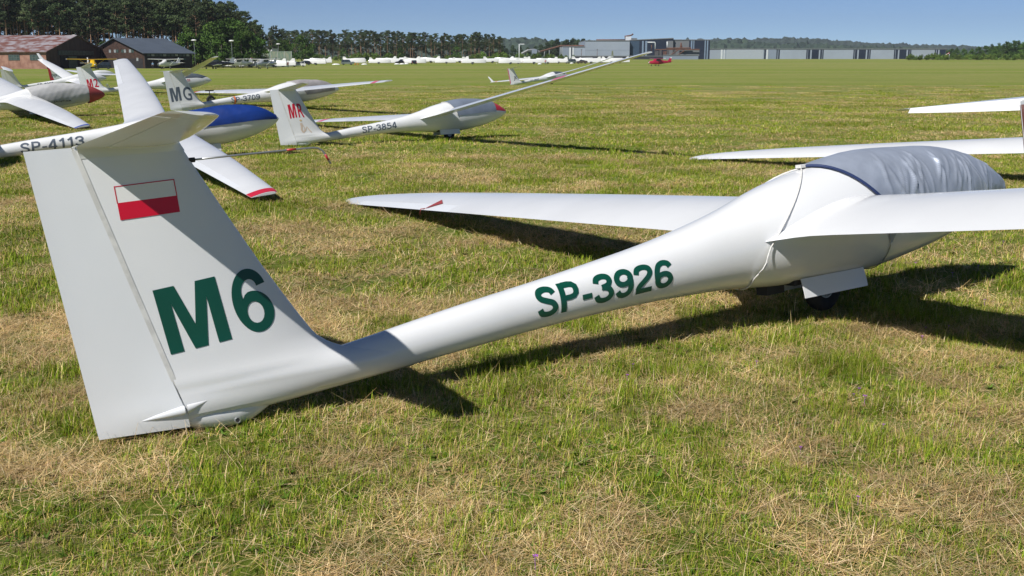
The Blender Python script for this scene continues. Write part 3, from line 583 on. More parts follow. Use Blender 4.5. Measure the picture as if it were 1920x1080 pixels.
#@@GEND@@
#@@GROUND@@
# ------------------------------------------------------------------ the field
def meadow_mat():
    m = bpy.data.materials.new('mown_meadow'); m.use_nodes = True; t = m.node_tree; n = t.nodes; L = t.links; b = n['Principled BSDF']
    b.inputs['Roughness'].default_value = 1.; b.inputs['Specular IOR Level'].default_value = .03
    tc = n.new('ShaderNodeTexCoord')
    def noise(scale, st=(1, 1, 1), detail=6, rough=.6):
        mp = n.new('ShaderNodeMapping'); mp.inputs['Scale'].default_value = st; L.new(tc.outputs['Object'], mp.inputs[0])
        q = n.new('ShaderNodeTexNoise'); q.inputs['Scale'].default_value = scale; q.inputs['Detail'].default_value = detail; q.inputs['Roughness'].default_value = rough; L.new(mp.outputs[0], q.inputs['Vector']); return q.outputs['Fac']
    def ramp(src, stops):
        r = n.new('ShaderNodeValToRGB'); L.new(src, r.inputs[0]); e = r.color_ramp.elements
        while len(e) < len(stops): e.new(.5)
        for el, (p, c) in zip(e, stops): el.position = p; el.color = (*c, 1) if len(c) == 3 else c
        return r.outputs[0]
    def mix(f, a, c, mode='MIX'):
        x = n.new('ShaderNodeMix'); x.data_type = 'RGBA'; x.blend_type = mode
        if isinstance(f, float): x.inputs[0].default_value = f
        else: L.new(f, x.inputs[0])
        L.new(a, x.inputs[6]); L.new(c, x.inputs[7]); return x.outputs[2]
    fine = noise(38, detail=8, rough=.75)
    green = ramp(fine, [(.30, (.100, .140, .016)), (.5, (.18, .245, .034)), (.68, (.26, .32, .065))])
    dry = ramp(fine, [(.28, (.20, .15, .070)), (.5, (.38, .295, .15)), (.7, (.50, .40, .22))])
    olive = ramp(fine, [(.28, (.145, .165, .038)), (.5, (.24, .262, .074)), (.7, (.33, .335, .12))])
    patch = noise(1.25, (.55, 1.25, 1), 9, .68)          # hay clumps of about a metre
    swath = noise(.085, (.16, 1.9, 1), 4, .55)          # mown swaths running across
    band = noise(.02, (.08, 1.15, 1), 3, .5)           # wide greener and drier bands further out
    mott = noise(.30, (.22, 1.7, 1), 6, .65)          # uneven streaks of cut grass
    dkgreen = ramp(fine, [(.30, (.075, .120, .020)), (.5, (.135, .200, .040)), (.68, (.20, .25, .065))])
    c1 = mix(ramp(band, [(.46, (0, 0, 0)), (.53, (1, 1, 1))]), green, olive)
    c1 = mix(ramp(mott, [(.36, (.8, .8, .8)), (.50, (0, 0, 0))]), c1, dkgreen)
    c1 = mix(ramp(mott, [(.56, (0, 0, 0)), (.70, (.85, .85, .85))]), c1, dry)
    c2 = mix(ramp(swath, [(.50, (0, 0, 0)), (.64, (.8, .8, .8))]), c1, olive)
    c3 = mix(ramp(patch, [(.54, (0, 0, 0)), (.66, (.85, .85, .85))]), c2, dry)
    L.new(c3, b.inputs['Base Color'])
    bp = n.new('ShaderNodeBump'); bp.inputs['Strength'].default_value = .9; bp.inputs['Distance'].default_value = .05; L.new(fine, bp.inputs['Height']); L.new(bp.outputs[0], b.inputs['Normal'])
    return m
gx = np.concatenate([-np.geomspace(3900, 14, 40), np.linspace(-13, 13, 53), np.geomspace(14, 3900, 40)])
gy = np.concatenate([np.linspace(-80, 0, 9), np.linspace(.5, 40, 80), np.geomspace(41, 4100, 110)])
XX, YY = np.meshgrid(gx, gy); ZZ = np.interp(YY, GY, GZ)
ZZ += .012 * np.sin(XX * 1.9 + 2 * np.sin(YY * .7)) * np.sin(YY * 1.6 + XX * .4) * np.clip(1 - YY / 60, 0, 1)
nv, nu = XX.shape
me = bpy.data.meshes.new('ground'); me.from_pydata(np.stack([XX, YY, ZZ], -1).reshape(-1, 3).tolist(), [], [(i * nu + j, i * nu + j + 1, (i + 1) * nu + j + 1, (i + 1) * nu + j) for i in range(nv - 1) for j in range(nu - 1)])
me.materials.append(meadow_mat()); me.polygons.foreach_set('use_smooth', [True] * len(me.polygons))
ground = link(bpy.data.objects.new('ground', me)); ground['kind'] = 'structure'
# ---- grass: tuft shapes scattered by a point cloud
def blade_mat(name, spec=.06):
    m = bpy.data.materials.new(name); m.use_nodes = True; t = m.node_tree; n = t.nodes; L = t.links; b = n['Principled BSDF']
    a = n.new('ShaderNodeAttribute'); a.attribute_name = 'tint'; oi = n.new('ShaderNodeObjectInfo')
    hv = n.new('ShaderNodeHueSaturation'); L.new(a.outputs['Color'], hv.inputs['Color'])
    mr = n.new('ShaderNodeMapRange'); mr.inputs[3].default_value = .72; mr.inputs[4].default_value = 1.3; L.new(oi.outputs['Random'], mr.inputs[0]); L.new(mr.outputs[0], hv.inputs['Value'])
    L.new(hv.outputs[0], b.inputs['Base Color']); b.inputs['Roughness'].default_value = .55; b.inputs['Specular IOR Level'].default_value = spec
    return m
M_BLADE = blade_mat('grass_blades')
GREENS = [(.140, .225, .010), (.185, .280, .015), (.245, .325, .026), (.100, .170, .009), (.30, .345, .040), (.35, .33, .055)]
STRAWS = [(.60, .43, .20), (.68, .51, .26), (.50, .345, .15), (.74, .58, .32), (.40, .265, .11)]
TCOL = bpy.data.collections.new('grass_tufts')
def tuft(name, blades):
    V = []; F = []; Cc = []
    for p, ang, lean, curl, ln, wd, col in blades:
        d = np.array([math.cos(ang), math.sin(ang), 0]); sd = np.array([-d[1], d[0], 0]); k = len(V); q = np.array(p, float); el = lean
        nseg = 3
        for i in range(nseg + 1):
            w2 = wd * (1 - .25 * i) / 2 if i < nseg else 0
            if i < nseg: V += [q - sd * w2, q + sd * w2]; Cc += [col, col]
            else: V.append(q.copy()); Cc.append(col)
            q = q + (d * math.sin(el) + np.array([0, 0, math.cos(el)])) * ln / nseg; el += curl / nseg
            if q[2] < .004: q[2] = .004
        F += [(k, k + 1, k + 3, k + 2), (k + 2, k + 3, k + 5, k + 4), (k + 4, k + 5, k + 6)]
    me = bpy.data.meshes.new(name); me.from_pydata([tuple(v) for v in V], [], F)
    at = me.attributes.new('tint', 'FLOAT_COLOR', 'POINT'); at.data.foreach_set('color', np.array([(*c, 1) for c in Cc], np.float32).ravel())
    me.materials.append(M_BLADE); o = bpy.data.objects.new(name, me); TCOL.objects.link(o); return o
rr = random.Random(5)
def vary(c, a=.25): k = 1 + rr.uniform(-a, a); return (c[0] * k * rr.uniform(.9, 1.1), c[1] * k, c[2] * k * rr.uniform(.8, 1.2))
def upright(n, R, lo, hi, dryp, wd=(.0018, .0042)):
    out = []
    for _ in range(n):
        r, a = R * math.sqrt(rr.random()), rr.uniform(0, 6.28); c = vary(rr.choice(STRAWS if rr.random() < dryp else GREENS))
        out.append(((r * math.cos(a), r * math.sin(a), -.005), rr.uniform(0, 6.28), rr.uniform(0, .55), rr.uniform(.1, 1.3), rr.uniform(lo, hi), rr.uniform(*wd), c))
    return out
def lying(n, R, lo, hi, zmax, wd=(.0014, .0032)):
    out = []
    for _ in range(n):
        r, a = R * math.sqrt(rr.random()), rr.uniform(0, 6.28); z = zmax * rr.random() * (1 - r / R * .8)
        out.append(((r * math.cos(a), r * math.sin(a), max(.004, z)), rr.uniform(0, 6.28), rr.uniform(1.15, 1.75), rr.uniform(-.2, .6), rr.uniform(lo, hi), rr.uniform(*wd), vary(rr.choice(STRAWS), .3)))
    return out
def patch(name, R, n, k, kind):
    "a round piece of turf: blades bunched in little tussocks; k widens the blades for turf further off"
    out = []; sub = max(8, n // 14)
    for _ in range(sub):
        r0, a0 = R * rr.random() ** .58, rr.uniform(0, 6.28); cx, cy = r0 * math.cos(a0), r0 * math.sin(a0); m = n // sub
        dry = {'green': .10, 'mixed': .30, 'straw': .55, 'tall': .06}[kind]; u = rr.random(); b = []
        if kind == 'straw' and u < .80: b = lying(m, .075 * k ** .5, .05, .17, .045, (.0013 * k, .0030 * k))
        elif kind == 'mixed' and u < .42: b = lying(m, .08 * k ** .5, .04, .13, .03, (.0013 * k, .0030 * k))
        elif kind in ('green', 'tall') and u < .24: b = lying(m // 2, .08 * k ** .5, .04, .13, .025, (.0013 * k, .0028 * k))
        else:
            h = rr.uniform(.75, 1.25) * (1.55 if kind == 'tall' else 1.0); b = upright(m, .032 * k ** .5, .026 * h, .066 * h, dry, (.0017 * k, .0040 * k))
        if rr.random() < .10: b += lying(1, .04, .16, .30, .05, (.0018 * k, .0032 * k))
        if k < 2 and rr.random() < .06:
            a1 = rr.uniform(0, 6.28); b += [((0, 0, .006), a1 + 6.28 * q_ / 6 + rr.uniform(-.3, .3), rr.uniform(.9, 1.35), .3, rr.uniform(.025, .05), rr.uniform(.008, .014) * k ** .5, vary((.085, .155, .022), .2)) for q_ in range(6)]
        if rr.random() < .05: b += upright(1, .04, .10, .17, .7, (.0016 * k, .003 * k))
        out += [((p[0] + cx, p[1] + cy, p[2]), *q) for p, *q in b]
    return tuft(name, out)
KINDS = ('green', 'mixed', 'straw', 'tall'); NVAR = 4
for lod, (R, n, k) in enumerate(((.20, 760, 1.0), (.40, 900, 1.7), (.85, 800, 3.4))):
    for q, kind in enumerate(KINDS):
        for v_ in range(NVAR): patch('tuft_%02d' % (lod * 16 + q * NVAR + v_), R, n, k, kind)
def vnoise(x, y, seed):
    r = np.random.default_rng(seed); T = r.random((256, 256)); xi = np.floor(x).astype(int); yi = np.floor(y).astype(int); fx = x - xi; fy = y - yi
    fx = fx * fx * (3 - 2 * fx); fy = fy * fy * (3 - 2 * fy); g = lambda a, b: T[a % 256, b % 256]
    return (g(xi, yi) * (1 - fx) + g(xi + 1, yi) * fx) * (1 - fy) + (g(xi, yi + 1) * (1 - fx) + g(xi + 1, yi + 1) * fx) * fy
def fbm(x, y, seed): return .55 * vnoise(x, y, seed) + .28 * vnoise(2.1 * x + 5, 2.1 * y, seed + 1) + .17 * vnoise(4.3 * x, 4.3 * y + 9, seed + 2)
PX, PY, PS, PI = [], [], [], []
for lod, y0, y1, cell, keep in ((0, 2.3, 7.6, .245, 1.), (1, 7.6, 20, .49, 1.), (2, 20, 48, 1.0, 1.), (2, 48, 64, 1.15, .65), (2, 64, 84, 1.3, .3)):
    ny = int((y1 - y0) / cell) + 1; nx = int((1.1 * y1 + 3) / cell) + 1; x, y = np.meshgrid((np.arange(nx) - nx / 2) * cell, y0 + np.arange(ny) * cell); x = x.ravel() + RNG.uniform(-.45, .45, x.size) * cell; y = y.ravel() + RNG.uniform(-.45, .45, y.size) * cell
    k = (np.abs(x) < .55 * y + 1.5) & (RNG.random(len(x)) < keep); x, y = x[k], y[k]
    hay = .34 * fbm(x * 1.0, y * 1.5, 3) + .66 * fbm(x * 2.5, y * 3.6, 60) + .12 * (vnoise(x * .20, y * .75, 21) - .5) + RNG.normal(0, .045, len(x)); tall = fbm(x * 1.5, y * 1.5, 40)
    sh = np.interp(y, [4, 7.5, 12, 20, 40], [-.005, .015, .035, .04, .04]); kd = np.where(hay > .57 + sh, 2, np.where(hay > .47 + sh, 1, 0)); kd = np.where((tall > .60) & (kd == 0), 3, kd)
    PX.append(x); PY.append(y); PI.append(lod * 16 + kd * NVAR + RNG.integers(0, NVAR, len(x))); PS.append(RNG.uniform(.9, 1.15, len(x)))
x = np.concatenate(PX); y = np.concatenate(PY); s_ = np.concatenate(PS); idx = np.concatenate(PI); z = np.interp(y, GY, GZ) + .012 * np.sin(x * 1.9 + 2 * np.sin(y * .7)) * np.sin(y * 1.6 + x * .4) * np.clip(1 - y / 60, 0, 1)
def scatter(name, coll, x, y, z, s_, idx, kind_label=None):
    me = bpy.data.meshes.new(name); me.from_pydata(np.stack([x, y, z], -1).tolist(), [], [])
    for nm, tp, val in (('scl', 'FLOAT', s_), ('idx', 'INT', idx), ('rz', 'FLOAT', RNG.uniform(0, 6.28, len(x)))):
        a = me.attributes.new(nm, tp, 'POINT'); a.data.foreach_set('value', np.asarray(val, np.int32 if tp == 'INT' else np.float32))
    o = link(bpy.data.objects.new(name, me)); md = o.modifiers.new('scatter', 'NODES')
    ng = bpy.data.node_groups.new('scatter_' + name, 'GeometryNodeTree'); ng.interface.new_socket('Geometry', in_out='INPUT', socket_type='NodeSocketGeometry'); ng.interface.new_socket('Geometry', in_out='OUTPUT', socket_type='NodeSocketGeometry')
    N = ng.nodes; L = ng.links; gi = N.new('NodeGroupInput'); go = N.new('NodeGroupOutput'); ci = N.new('GeometryNodeCollectionInfo'); ci.inputs[0].default_value = coll; ci.inputs[1].default_value = True; ci.inputs[2].default_value = True
    ip = N.new('GeometryNodeInstanceOnPoints'); ip.inputs['Pick Instance'].default_value = True
    def na(nm, tp): a = N.new('GeometryNodeInputNamedAttribute'); a.data_type = tp; a.inputs[0].default_value = nm; return a.outputs[0]
    cx = N.new('ShaderNodeCombineXYZ'); L.new(na('rz', 'FLOAT'), cx.inputs[2])
    L.new(gi.outputs[0], ip.inputs['Points']); L.new(ci.outputs[0], ip.inputs['Instance']); L.new(na('idx', 'INT'), ip.inputs['Instance Index']); L.new(cx.outputs[0], ip.inputs['Rotation']); L.new(na('scl', 'FLOAT'), ip.inputs['Scale'])
    L.new(ip.outputs[0], go.inputs[0]); md.node_group = ng; return o
tag(scatter('grass', TCOL, x, y, z, s_, idx), 'short mown grass mixed with dry cut hay all over the field', 'grass', kind='stuff')
# tiny flowers
FCOL = bpy.data.collections.new('flower_heads')
def flower(name, col, r):
    me_ = MB(); n = 5
    for k in range(n):
        a = 2 * math.pi * k / n; c, s2 = math.cos(a), math.sin(a); me_.add([(0, 0, .05), (r * c - .4 * r * s2, r * s2 + .4 * r * c, .056), (1.3 * r * c, 1.3 * r * s2, .053), (r * c + .4 * r * s2, r * s2 - .4 * r * c, .056)], [(0, 1, 2, 3)])
    me_.tube([(0, 0, -.01), (.003, 0, .05)], .0012, 4)
    o = me_.build(name, mat(name + '_petal', col, .6), None, smooth=False, fix=False); COL.objects.unlink(o); FCOL.objects.link(o)
flower('bloom_0', (.42, .10, .55), .010); flower('bloom_1', (.75, .52, .02), .012)
fp = [(1735, 625, 0), (1778, 622, 0), (1728, 645, 0), (1785, 522, 0), (1716, 505, 0), (1833, 510, 0), (1418, 692, 0), (1176, 720, 0), (1186, 698, 0), (1610, 745, 0), (1620, 762, 0), (1600, 752, 0), (1655, 815, 0), (1608, 950, 0), (1500, 855, 0), (1004, 1070, 0), (1590, 553, 0), (1845, 575, 0), (1880, 462, 0), (560, 421, 1), (640, 395, 1), (1485, 186, 1), (1018, 192, 1)]
fx, fy, fi = [], [], []
for px, py, k in fp:
    v = (540 - py) / FPX; tt = -EYE / (-SP + v * CP); fx.append((px - 960) / FPX * tt); fy.append(tt * (CP + v * SP)); fi.append(k)
fx, fy = np.array(fx), np.array(fy)
tag(scatter('wild_flowers', FCOL, fx, fy, np.interp(fy, GY, GZ) + .01, RNG.uniform(.55, .95, len(fx)), np.array(fi)), 'tiny purple and yellow wild flowers dotted in the grass', 'flowers', kind='stuff')
#@@FAR@@
# ------------------------------------------------------------------ hangars
M_RUSTROOF = mat('rusty_sheet_roof', (.30, .27, .29), .7, vscale=.55, color2=(.16, .065, .05), mixlo=.42, mixhi=.60, stretch=(1, 1, 2.4), detail=8)
M_BRICKPINK = mat('weathered_pink_brown_boards', (.36, .20, .15), .85, vscale=.9, color2=(.26, .13, .095), detail=7)
M_DKBROWN = mat('dark_brown_boards', (.075, .043, .036), .8, var=.3, vscale=1.2, stretch=(1, 1, .2))
M_WOODBROWN = mat('brown_timber', (.055, .028, .019), .8, var=.35, vscale=1.0, stretch=(1, 1, 3))
M_BLACKWOOD = mat('black_stained_boards', (.022, .021, .025), .75, var=.3, vscale=1.5)
M_SLATEROOF = mat('slate_blue_sheet_roof', (.085, .105, .135), .55, var=.08, vscale=.3)
M_GREENGLASS = mat('dusty_green_glazing', (.055, .085, .08), .35, var=.3, vscale=2)
M_PALEGLASS = mat('pale_panes', (.30, .33, .34), .3, var=.3, vscale=3)
M_DARK = mat('doorway_painted_shade', (.008, .008, .009), .9)  # near black, paints the shade inside the doorways onto flat sheets
def frame_pts(o, u, n, a, b, z):  # along u by a, out by b (n), height z
    return (o.x + u.x * a + n.x * b, o.y + u.y * a + n.y * b, z)
class Face:
    "a wall plane: origin, direction along it, outward normal; adds boxes standing proud of it"
    def __init__(s, o, u): s.o = Vector(o); s.u = Vector((u[0], u[1], 0)).normalized(); s.n = Vector((s.u.y, -s.u.x, 0))
    def box(s, mb, a0, a1, z0, z1, b0, b1):
        v = [frame_pts(s.o, s.u, s.n, a, b, z) for z in (z0, z1) for a, b in ((a0, b0), (a1, b0), (a1, b1), (a0, b1))]
        return mb.add(v, [(3, 2, 1, 0), (4, 5, 6, 7), (0, 1, 5, 4), (1, 2, 6, 5), (2, 3, 7, 6), (3, 0, 4, 7)])
def gable_hangar(name, label, corner, yaw, length, width, zb, eave, ridge, wall_m, gable_m, roof_m, side_left=True, over=.6):
    "corner nearest the viewer; long side runs along u, gable along v"
    u = Vector((math.cos(yaw), math.sin(yaw), 0)) * (-1 if side_left else 1); v = Vector((-math.sin(yaw), math.cos(yaw), 0))
    root = empty(name, (corner.x, corner.y, zb), 0, label, 'hangar'); c = Vector((corner.x, corner.y, 0)); r0 = Vector((corner.x, corner.y, zb))
    L = lambda a, b, z: tuple(c + u * a + v * b + Vector((0, 0, z)) - r0)
    def wallbox(nm, a0, a1, b0, b1, z0, z1, m): return MB().add([L(a, b, z) for z in (z0, z1) for a, b in ((a0, b0), (a1, b0), (a1, b1), (a0, b1))], [(3, 2, 1, 0), (4, 5, 6, 7), (0, 1, 5, 4), (1, 2, 6, 5), (2, 3, 7, 6), (3, 0, 4, 7)]).build(nm, m, root, smooth=False)
    t = .25
    lw = wallbox('long_wall', 0, length, 0, t, zb, eave, wall_m); wallbox('long_wall', 0, length, width - t, width, zb, eave, wall_m)
    mid = width / 2
    gs = []
    for a0, a1 in ((.003, t), (length - t, length - .003)):
        mb = MB(); q = [(t, zb), (width - t, zb), (width - t, eave), (mid, ridge), (t, eave)]; n = 5
        mb.add([L(a0, b, z) for b, z in q] + [L(a1, b, z) for b, z in q], [tuple(range(n)), tuple(range(2 * n - 1, n - 1, -1))] + [(i, i + n, (i + 1) % n + n, (i + 1) % n) for i in range(n)]); gs.append(mb.build('gable_wall', gable_m, root, smooth=False))
    k = (ridge - eave) / mid; rf = []
    for b0, b1 in ((-over, mid), (width + over, mid)):
        z0 = eave - over * k + .06; z1 = ridge + .06; th = .16
        rf.append(MB().add([L(a, b, z + d) for d in (0, th) for a, b, z in ((-over, b0, z0), (length + over, b0, z0), (length + over, b1, z1), (-over, b1, z1))], [(3, 2, 1, 0), (4, 5, 6, 7), (0, 1, 5, 4), (1, 2, 6, 5), (2, 3, 7, 6), (3, 0, 4, 7)]).build('roof', roof_m, root, smooth=False))
    return root, L, wallbox, lw, gs, rf
def hbox(L, a0, a1, b0, b1, z0, z1): return MB().add([L(a, b, z) for z in (z0, z1) for a, b in ((a0, b0), (a1, b0), (a1, b1), (a0, b1))], [(3, 2, 1, 0), (4, 5, 6, 7), (0, 1, 5, 4), (1, 2, 6, 5), (2, 3, 7, 6), (3, 0, 4, 7)])
d1 = 262; c1 = GP(87, d1); zb = G(0, d1) - .1
eave1 = W(87, 97, d1).z; ridge1 = W(87, 69.5, d1 + 13).z + .3
h1, L1, wb, lw1, gs1, rf1 = gable_hangar('hangar', 'pinkish brown hangar with a rust streaked sheet roof and an open doorway', c1, math.radians(-7), 46, 29, zb, eave1, ridge1, M_BRICKPINK, M_DKBROWN, M_RUSTROOF)
for a in (1.3, 6.9, 12.6):
    wn = hbox(L1, a, a + 2.9, -.06, .02, eave1 - 2.0, eave1 - .75).build('window', M_GREENGLASS, lw1, smooth=False)
    mb = MB()
    for k in range(5): mb.v, mb.f = mb.v, mb.f; q = hbox(L1, a + k * .70, a + k * .70 + .10, -.09, -.03, eave1 - 2.03, eave1 - .72); mb.add(q.v, q.f)
    for zz in (eave1 - 2.05, eave1 - 1.42, eave1 - .80): q = hbox(L1, a - .02, a + 2.92, -.088, -.028, zz, zz + .09); mb.add(q.v, q.f)
    mb.build('frame', mat('old_green_frame', (.10, .12, .11), .7), wn, smooth=False)
for a in np.arange(3.9, 46, 3.0): hbox(L1, a, a + .06, -.035, .01, zb, eave1 - .1).build('batten', M_BRICKPINK, lw1, smooth=False)
hbox(L1, -.05, .01, 6.2, 22.6, zb, zb + 3.35).build('doorway', M_DARK, gs1[0], smooth=False)  # closed sheet on the gable, its black stands for the unlit hall
mb = MB()
for k in range(12): q = hbox(L1, -.16, -.02, 5.6 + k * 1.45, 5.6 + k * 1.45 + 1.38, zb + 3.45, zb + 4.6); mb.add(q.v, q.f); 
for k in range(12): hbox(L1, -.16, -.02, 5.6 + k * 1.45, 5.6 + k * 1.45 + 1.38, zb + 3.45, zb + 4.6).build('transom_pane', M_GREENGLASS, gs1[0], smooth=False)
hbox(L1, -.12, -.055, 10.2, 14.2, zb, zb + 3.2).build('door_leaf', mat('grey_green_door', (.11, .13, .10), .7, var=.2), gs1[0], smooth=False)
hbox(L1, -.10, -.052, 19.2, 22.4, zb, zb + 3.2).build('door_leaf', M_DKBROWN, gs1[0], smooth=False)
# black hangar
d2 = 275; c2 = GP(272, d2); zb2 = G(0, d2) - .1; eave2 = W(272, 99.5, d2).z; ridge2 = W(240, 74.5, d2 + 14).z + .2
h2, L2, wb2, lw2, gs2, rf2 = gable_hangar('hangar', 'black timber hangar with a slate blue roof and a brown gable', c2, math.radians(50), 14, 27, zb2, eave2, ridge2, M_BLACKWOOD, M_WOODBROWN, M_SLATEROOF, side_left=False, over=.8)
for k in range(11): hbox(L2, .8 + k * 1.15, 1.65 + k * 1.15, -.06, .02, eave2 - .75, eave2 - .25).build('window_pane', M_PALEGLASS if k % 3 == 1 else M_GREENGLASS, lw2, smooth=False)
for k in range(10):
    if k % 3 != 2: hbox(L2, -.06, .05, 5.0 + k * 1.25, 6.0 + k * 1.25, eave2 + .15, eave2 + .95).build('window_pane', M_PALEGLASS if k % 2 else M_GREENGLASS, gs2[0], smooth=False)
hbox(L2, -.05, .05, 1.0, 25, zb2, zb2 + 2.6).build('sliding_door', M_BLACKWOOD, gs2[0], smooth=False); hbox(L2, -.09, .0, 3.0, 3.9, zb2 + 2.0, zb2 + 2.8).build('notice_board', M_PALEGLASS, gs2[0], smooth=False)
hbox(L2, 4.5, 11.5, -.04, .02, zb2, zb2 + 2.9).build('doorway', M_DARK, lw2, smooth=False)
# arched green hangar with a white building beside it
dq = 330; cq = GP(547, dq); zq = G(0, dq) - .1
qr = empty('arched_hangar', (cq.x, cq.y, zq), math.radians(12), 'rounded green steel arch hangar beside the wood', 'hangar')
def arch(r, h, y, n=18): return [(r * math.cos(a), y, h * math.sin(a)) for a in [math.pi * k / n for k in range(n + 1)]]
hq = W(547, 96, dq).z - zq
MB().grid([[(x - 9.5 * k / 6 * 0 - t, 0 * y + x2, z) for x2, _, z in [(p[0], p[1], p[2]) for p in arch(3.0, hq, 0)]] for t, x, y, k in [(tt, 0, 0, 0) for tt in np.linspace(0, 8.5, 9)]]).build('arch_roof', mat('mossy_green_sheet', (.10, .16, .11), .5, vscale=.8, color2=(.20, .21, .14), mixlo=.35, mixhi=.6, stretch=(3, 1, .4)), qr)
MB().add([(0.0, p[0], p[2]) for p in arch(2.95, hq - .05, 0)], [tuple(range(19))]).build('end_wall', mat('blue_grey_sheet', (.13, .17, .20), .5), qr, smooth=False)
MB().prism([(-.9, 0), (.9, 0), (.9, 2.3), (-.9, 2.3)], -.0, .06, 'x').build('door', mat('blue_grey_door', (.10, .13, .16), .5), qr, smooth=False)
for t in (0, 2.1, 4.2, 6.3, 8.5): MB().tube([(-t + .03, p[0] * 1.01, p[2] * 1.01) for p in arch(3.0, hq, 0)], .06, 6).build('rib', mat('pale_rib', (.35, .38, .36), .5), qr)
def plain_building(name, label, px0, px1, ytop, depth, thick, wall_m, roof_m, windows=0, cat='building'):
    a, b = GP(px0, depth), GP(px1, depth); zt = W(px0, ytop, depth).z; o = empty(name, ((a.x + b.x) / 2, depth, a.z), 0, label, cat); wdt = b.x - a.x; h = zt - a.z
    MB().box((0, thick / 2, h / 2 - .2), (wdt, thick, h + .4)).build('wall', wall_m, o, smooth=False); MB().box((0, thick / 2, h + .12), (wdt + .5, thick + .5, .22)).build('roof', roof_m, o, smooth=False)
    for k in range(windows): MB().box((-wdt / 2 + wdt * (k + .5) / windows, -.03, h * .55), (wdt / windows * .5, .08, h * .3)).build('window', M_GREENGLASS, o, smooth=False)
    return o
plain_building('clubhouse', 'white club building half hidden behind the trees by the arched hangar', 446, 512, 91, 352, 8, mat('white_render', (.74, .74, .73), .7), mat('grey_felt_roof', (.2, .2, .21), .8), 6)
plain_building('shed', 'low grey shed in front of the white club building', 496, 521, 103.5, 333, 5, mat('dark_grey_green_boards', (.06, .075, .075), .7), mat('grey_felt_roof', (.2, .2, .21), .8), 2)
# ------------------------------------------------------------------ factory halls
M_LGREY = mat('light_grey_cladding', (.30, .345, .41), .45, var=.05, vscale=.1); M_MGREY = mat('mid_grey_cladding', (.22, .26, .33), .45, var=.05, vscale=.1)
M_NAVYCLAD = mat('navy_cladding', (.018, .026, .048), .45, var=.1, vscale=.2); M_BLUECLAD = mat('steel_blue_cladding', (.045, .075, .12), .45, var=.08, vscale=.2); M_STRIPE = mat('pale_blue_stripe_cladding', (.20, .27, .36), .45)
M_WHITECLAD = mat('white_cladding', (.62, .65, .68), .45); M_GREYCLAD = mat('dull_grey_cladding', (.165, .175, .185), .5, var=.05); M_RUST = mat('rusty_steel', (.17, .075, .045), .85, vscale=1.2, color2=(.08, .05, .045), mixlo=.35, mixhi=.65)
M_KERB = mat('dark_plinth', (.03, .033, .045), .7)
def hall(name, label, px0, px1, ytop, depth, thick, m, panels=(), ytop1=None, base_y=None, seams=0, cat='factory hall'):
    a, b = GP(px0, depth), GP(px1, depth); z0 = a.z; zt = W(px0, ytop, depth).z; zt1 = W(px1, ytop1, depth).z if ytop1 else zt
    o = empty(name, ((a.x + b.x) / 2, depth, z0), 0, label, cat); hw = (b.x - a.x) / 2; h, hb = zt - z0, zt1 - z0
    vs = [(x, y, z) for y in (0, thick) for x, z in ((-hw, -.5), (hw, -.5), (hw, hb), (-hw, h))]
    wl_ = MB().add(vs, [(0, 1, 2, 3), (7, 6, 5, 4), (0, 4, 5, 1), (1, 5, 6, 2), (2, 6, 7, 3), (3, 7, 4, 0)]).build('wall', m, o, smooth=False)
    vs = [(x * 1.004, y * 1.0 + (-.25 if y == 0 else .25), z + dz) for dz in (.02, .45) for y in (0, thick) for x, z in ((-hw, h), (hw, hb))]
    MB().add(vs, [(0, 1, 3, 2), (4, 6, 7, 5), (0, 4, 5, 1), (2, 3, 7, 6), (0, 2, 6, 4), (1, 5, 7, 3)]).build('roof', M_GREYCLAD, o, smooth=False)
    for p0, p1, pm in panels:
        xa, xb = GP(p0, depth).x - o.location.x, GP(p1, depth).x - o.location.x; hh = min(h, hb) - .15
        MB().box(((xa + xb) / 2, -.06, hh / 2), (xb - xa, .14, hh)).build('panel', pm, wl_, smooth=False)
    for k in range(seams): MB().box((0, -.02, h * (k + 1) / (seams + 1)), (2 * hw - .1, .06, .12)).build('seam', M_MGREY, wl_, smooth=False)
    return o
D = 600
hall('factory_hall', 'tall light grey clad factory hall with a rooftop penthouse', 1097, 1180, 77, D, 60, M_LGREY, seams=1)
hall('factory_hall', 'lower light grey hall wing with a dark end and white stripes', 1055, 1096.5, 88.5, D + 2, 40, M_LGREY, ((1055.3, 1066, M_MGREY), (1067, 1070.5, M_WHITECLAD), (1073, 1075.5, M_WHITECLAD), (1070.8, 1072.7, M_NAVYCLAD)))
hall('factory_hall', 'steel blue factory hall with navy stripes and a sloping roof edge', 1180.5, 1261.5, 76.2, D + 3, 60, M_NAVYCLAD, ((1181, 1198, M_BLUECLAD), (1203, 1206, M_STRIPE), (1209, 1212.5, M_STRIPE), (1249, 1261, M_GREYCLAD)), ytop1=72.5)
hall('factory_hall', 'dull grey and navy clad hall at the end of the tall block', 1262, 1330, 75.5, D + 5, 50, M_GREYCLAD, ((1291, 1294, M_NAVYCLAD), (1294, 1297, M_STRIPE), (1297.2, 1298.6, M_NAVYCLAD), (1298.8, 1300.5, M_STRIPE), (1301, 1319.5, M_NAVYCLAD), (1320, 1322, M_STRIPE), (1322.3, 1324, M_NAVYCLAD), (1324.3, 1326.5, M_STRIPE), (1327, 1329.8, M_NAVYCLAD)))
pl = []
for p0, p1 in ((1432, 1435), (1455, 1457), (1458.5, 1461), (1511, 1513), (1514, 1518), (1521, 1534), (1537, 1540), (1541, 1543)) + tuple((a + o_, b + o_) for o_ in (88, 164) for a, b in ((1511, 1513), (1514, 1518), (1521, 1534), (1537, 1540), (1541, 1543))) + ((1751, 1753), (1754.5, 1757), (1760, 1771.5)): pl.append((p0, p1, M_NAVYCLAD))
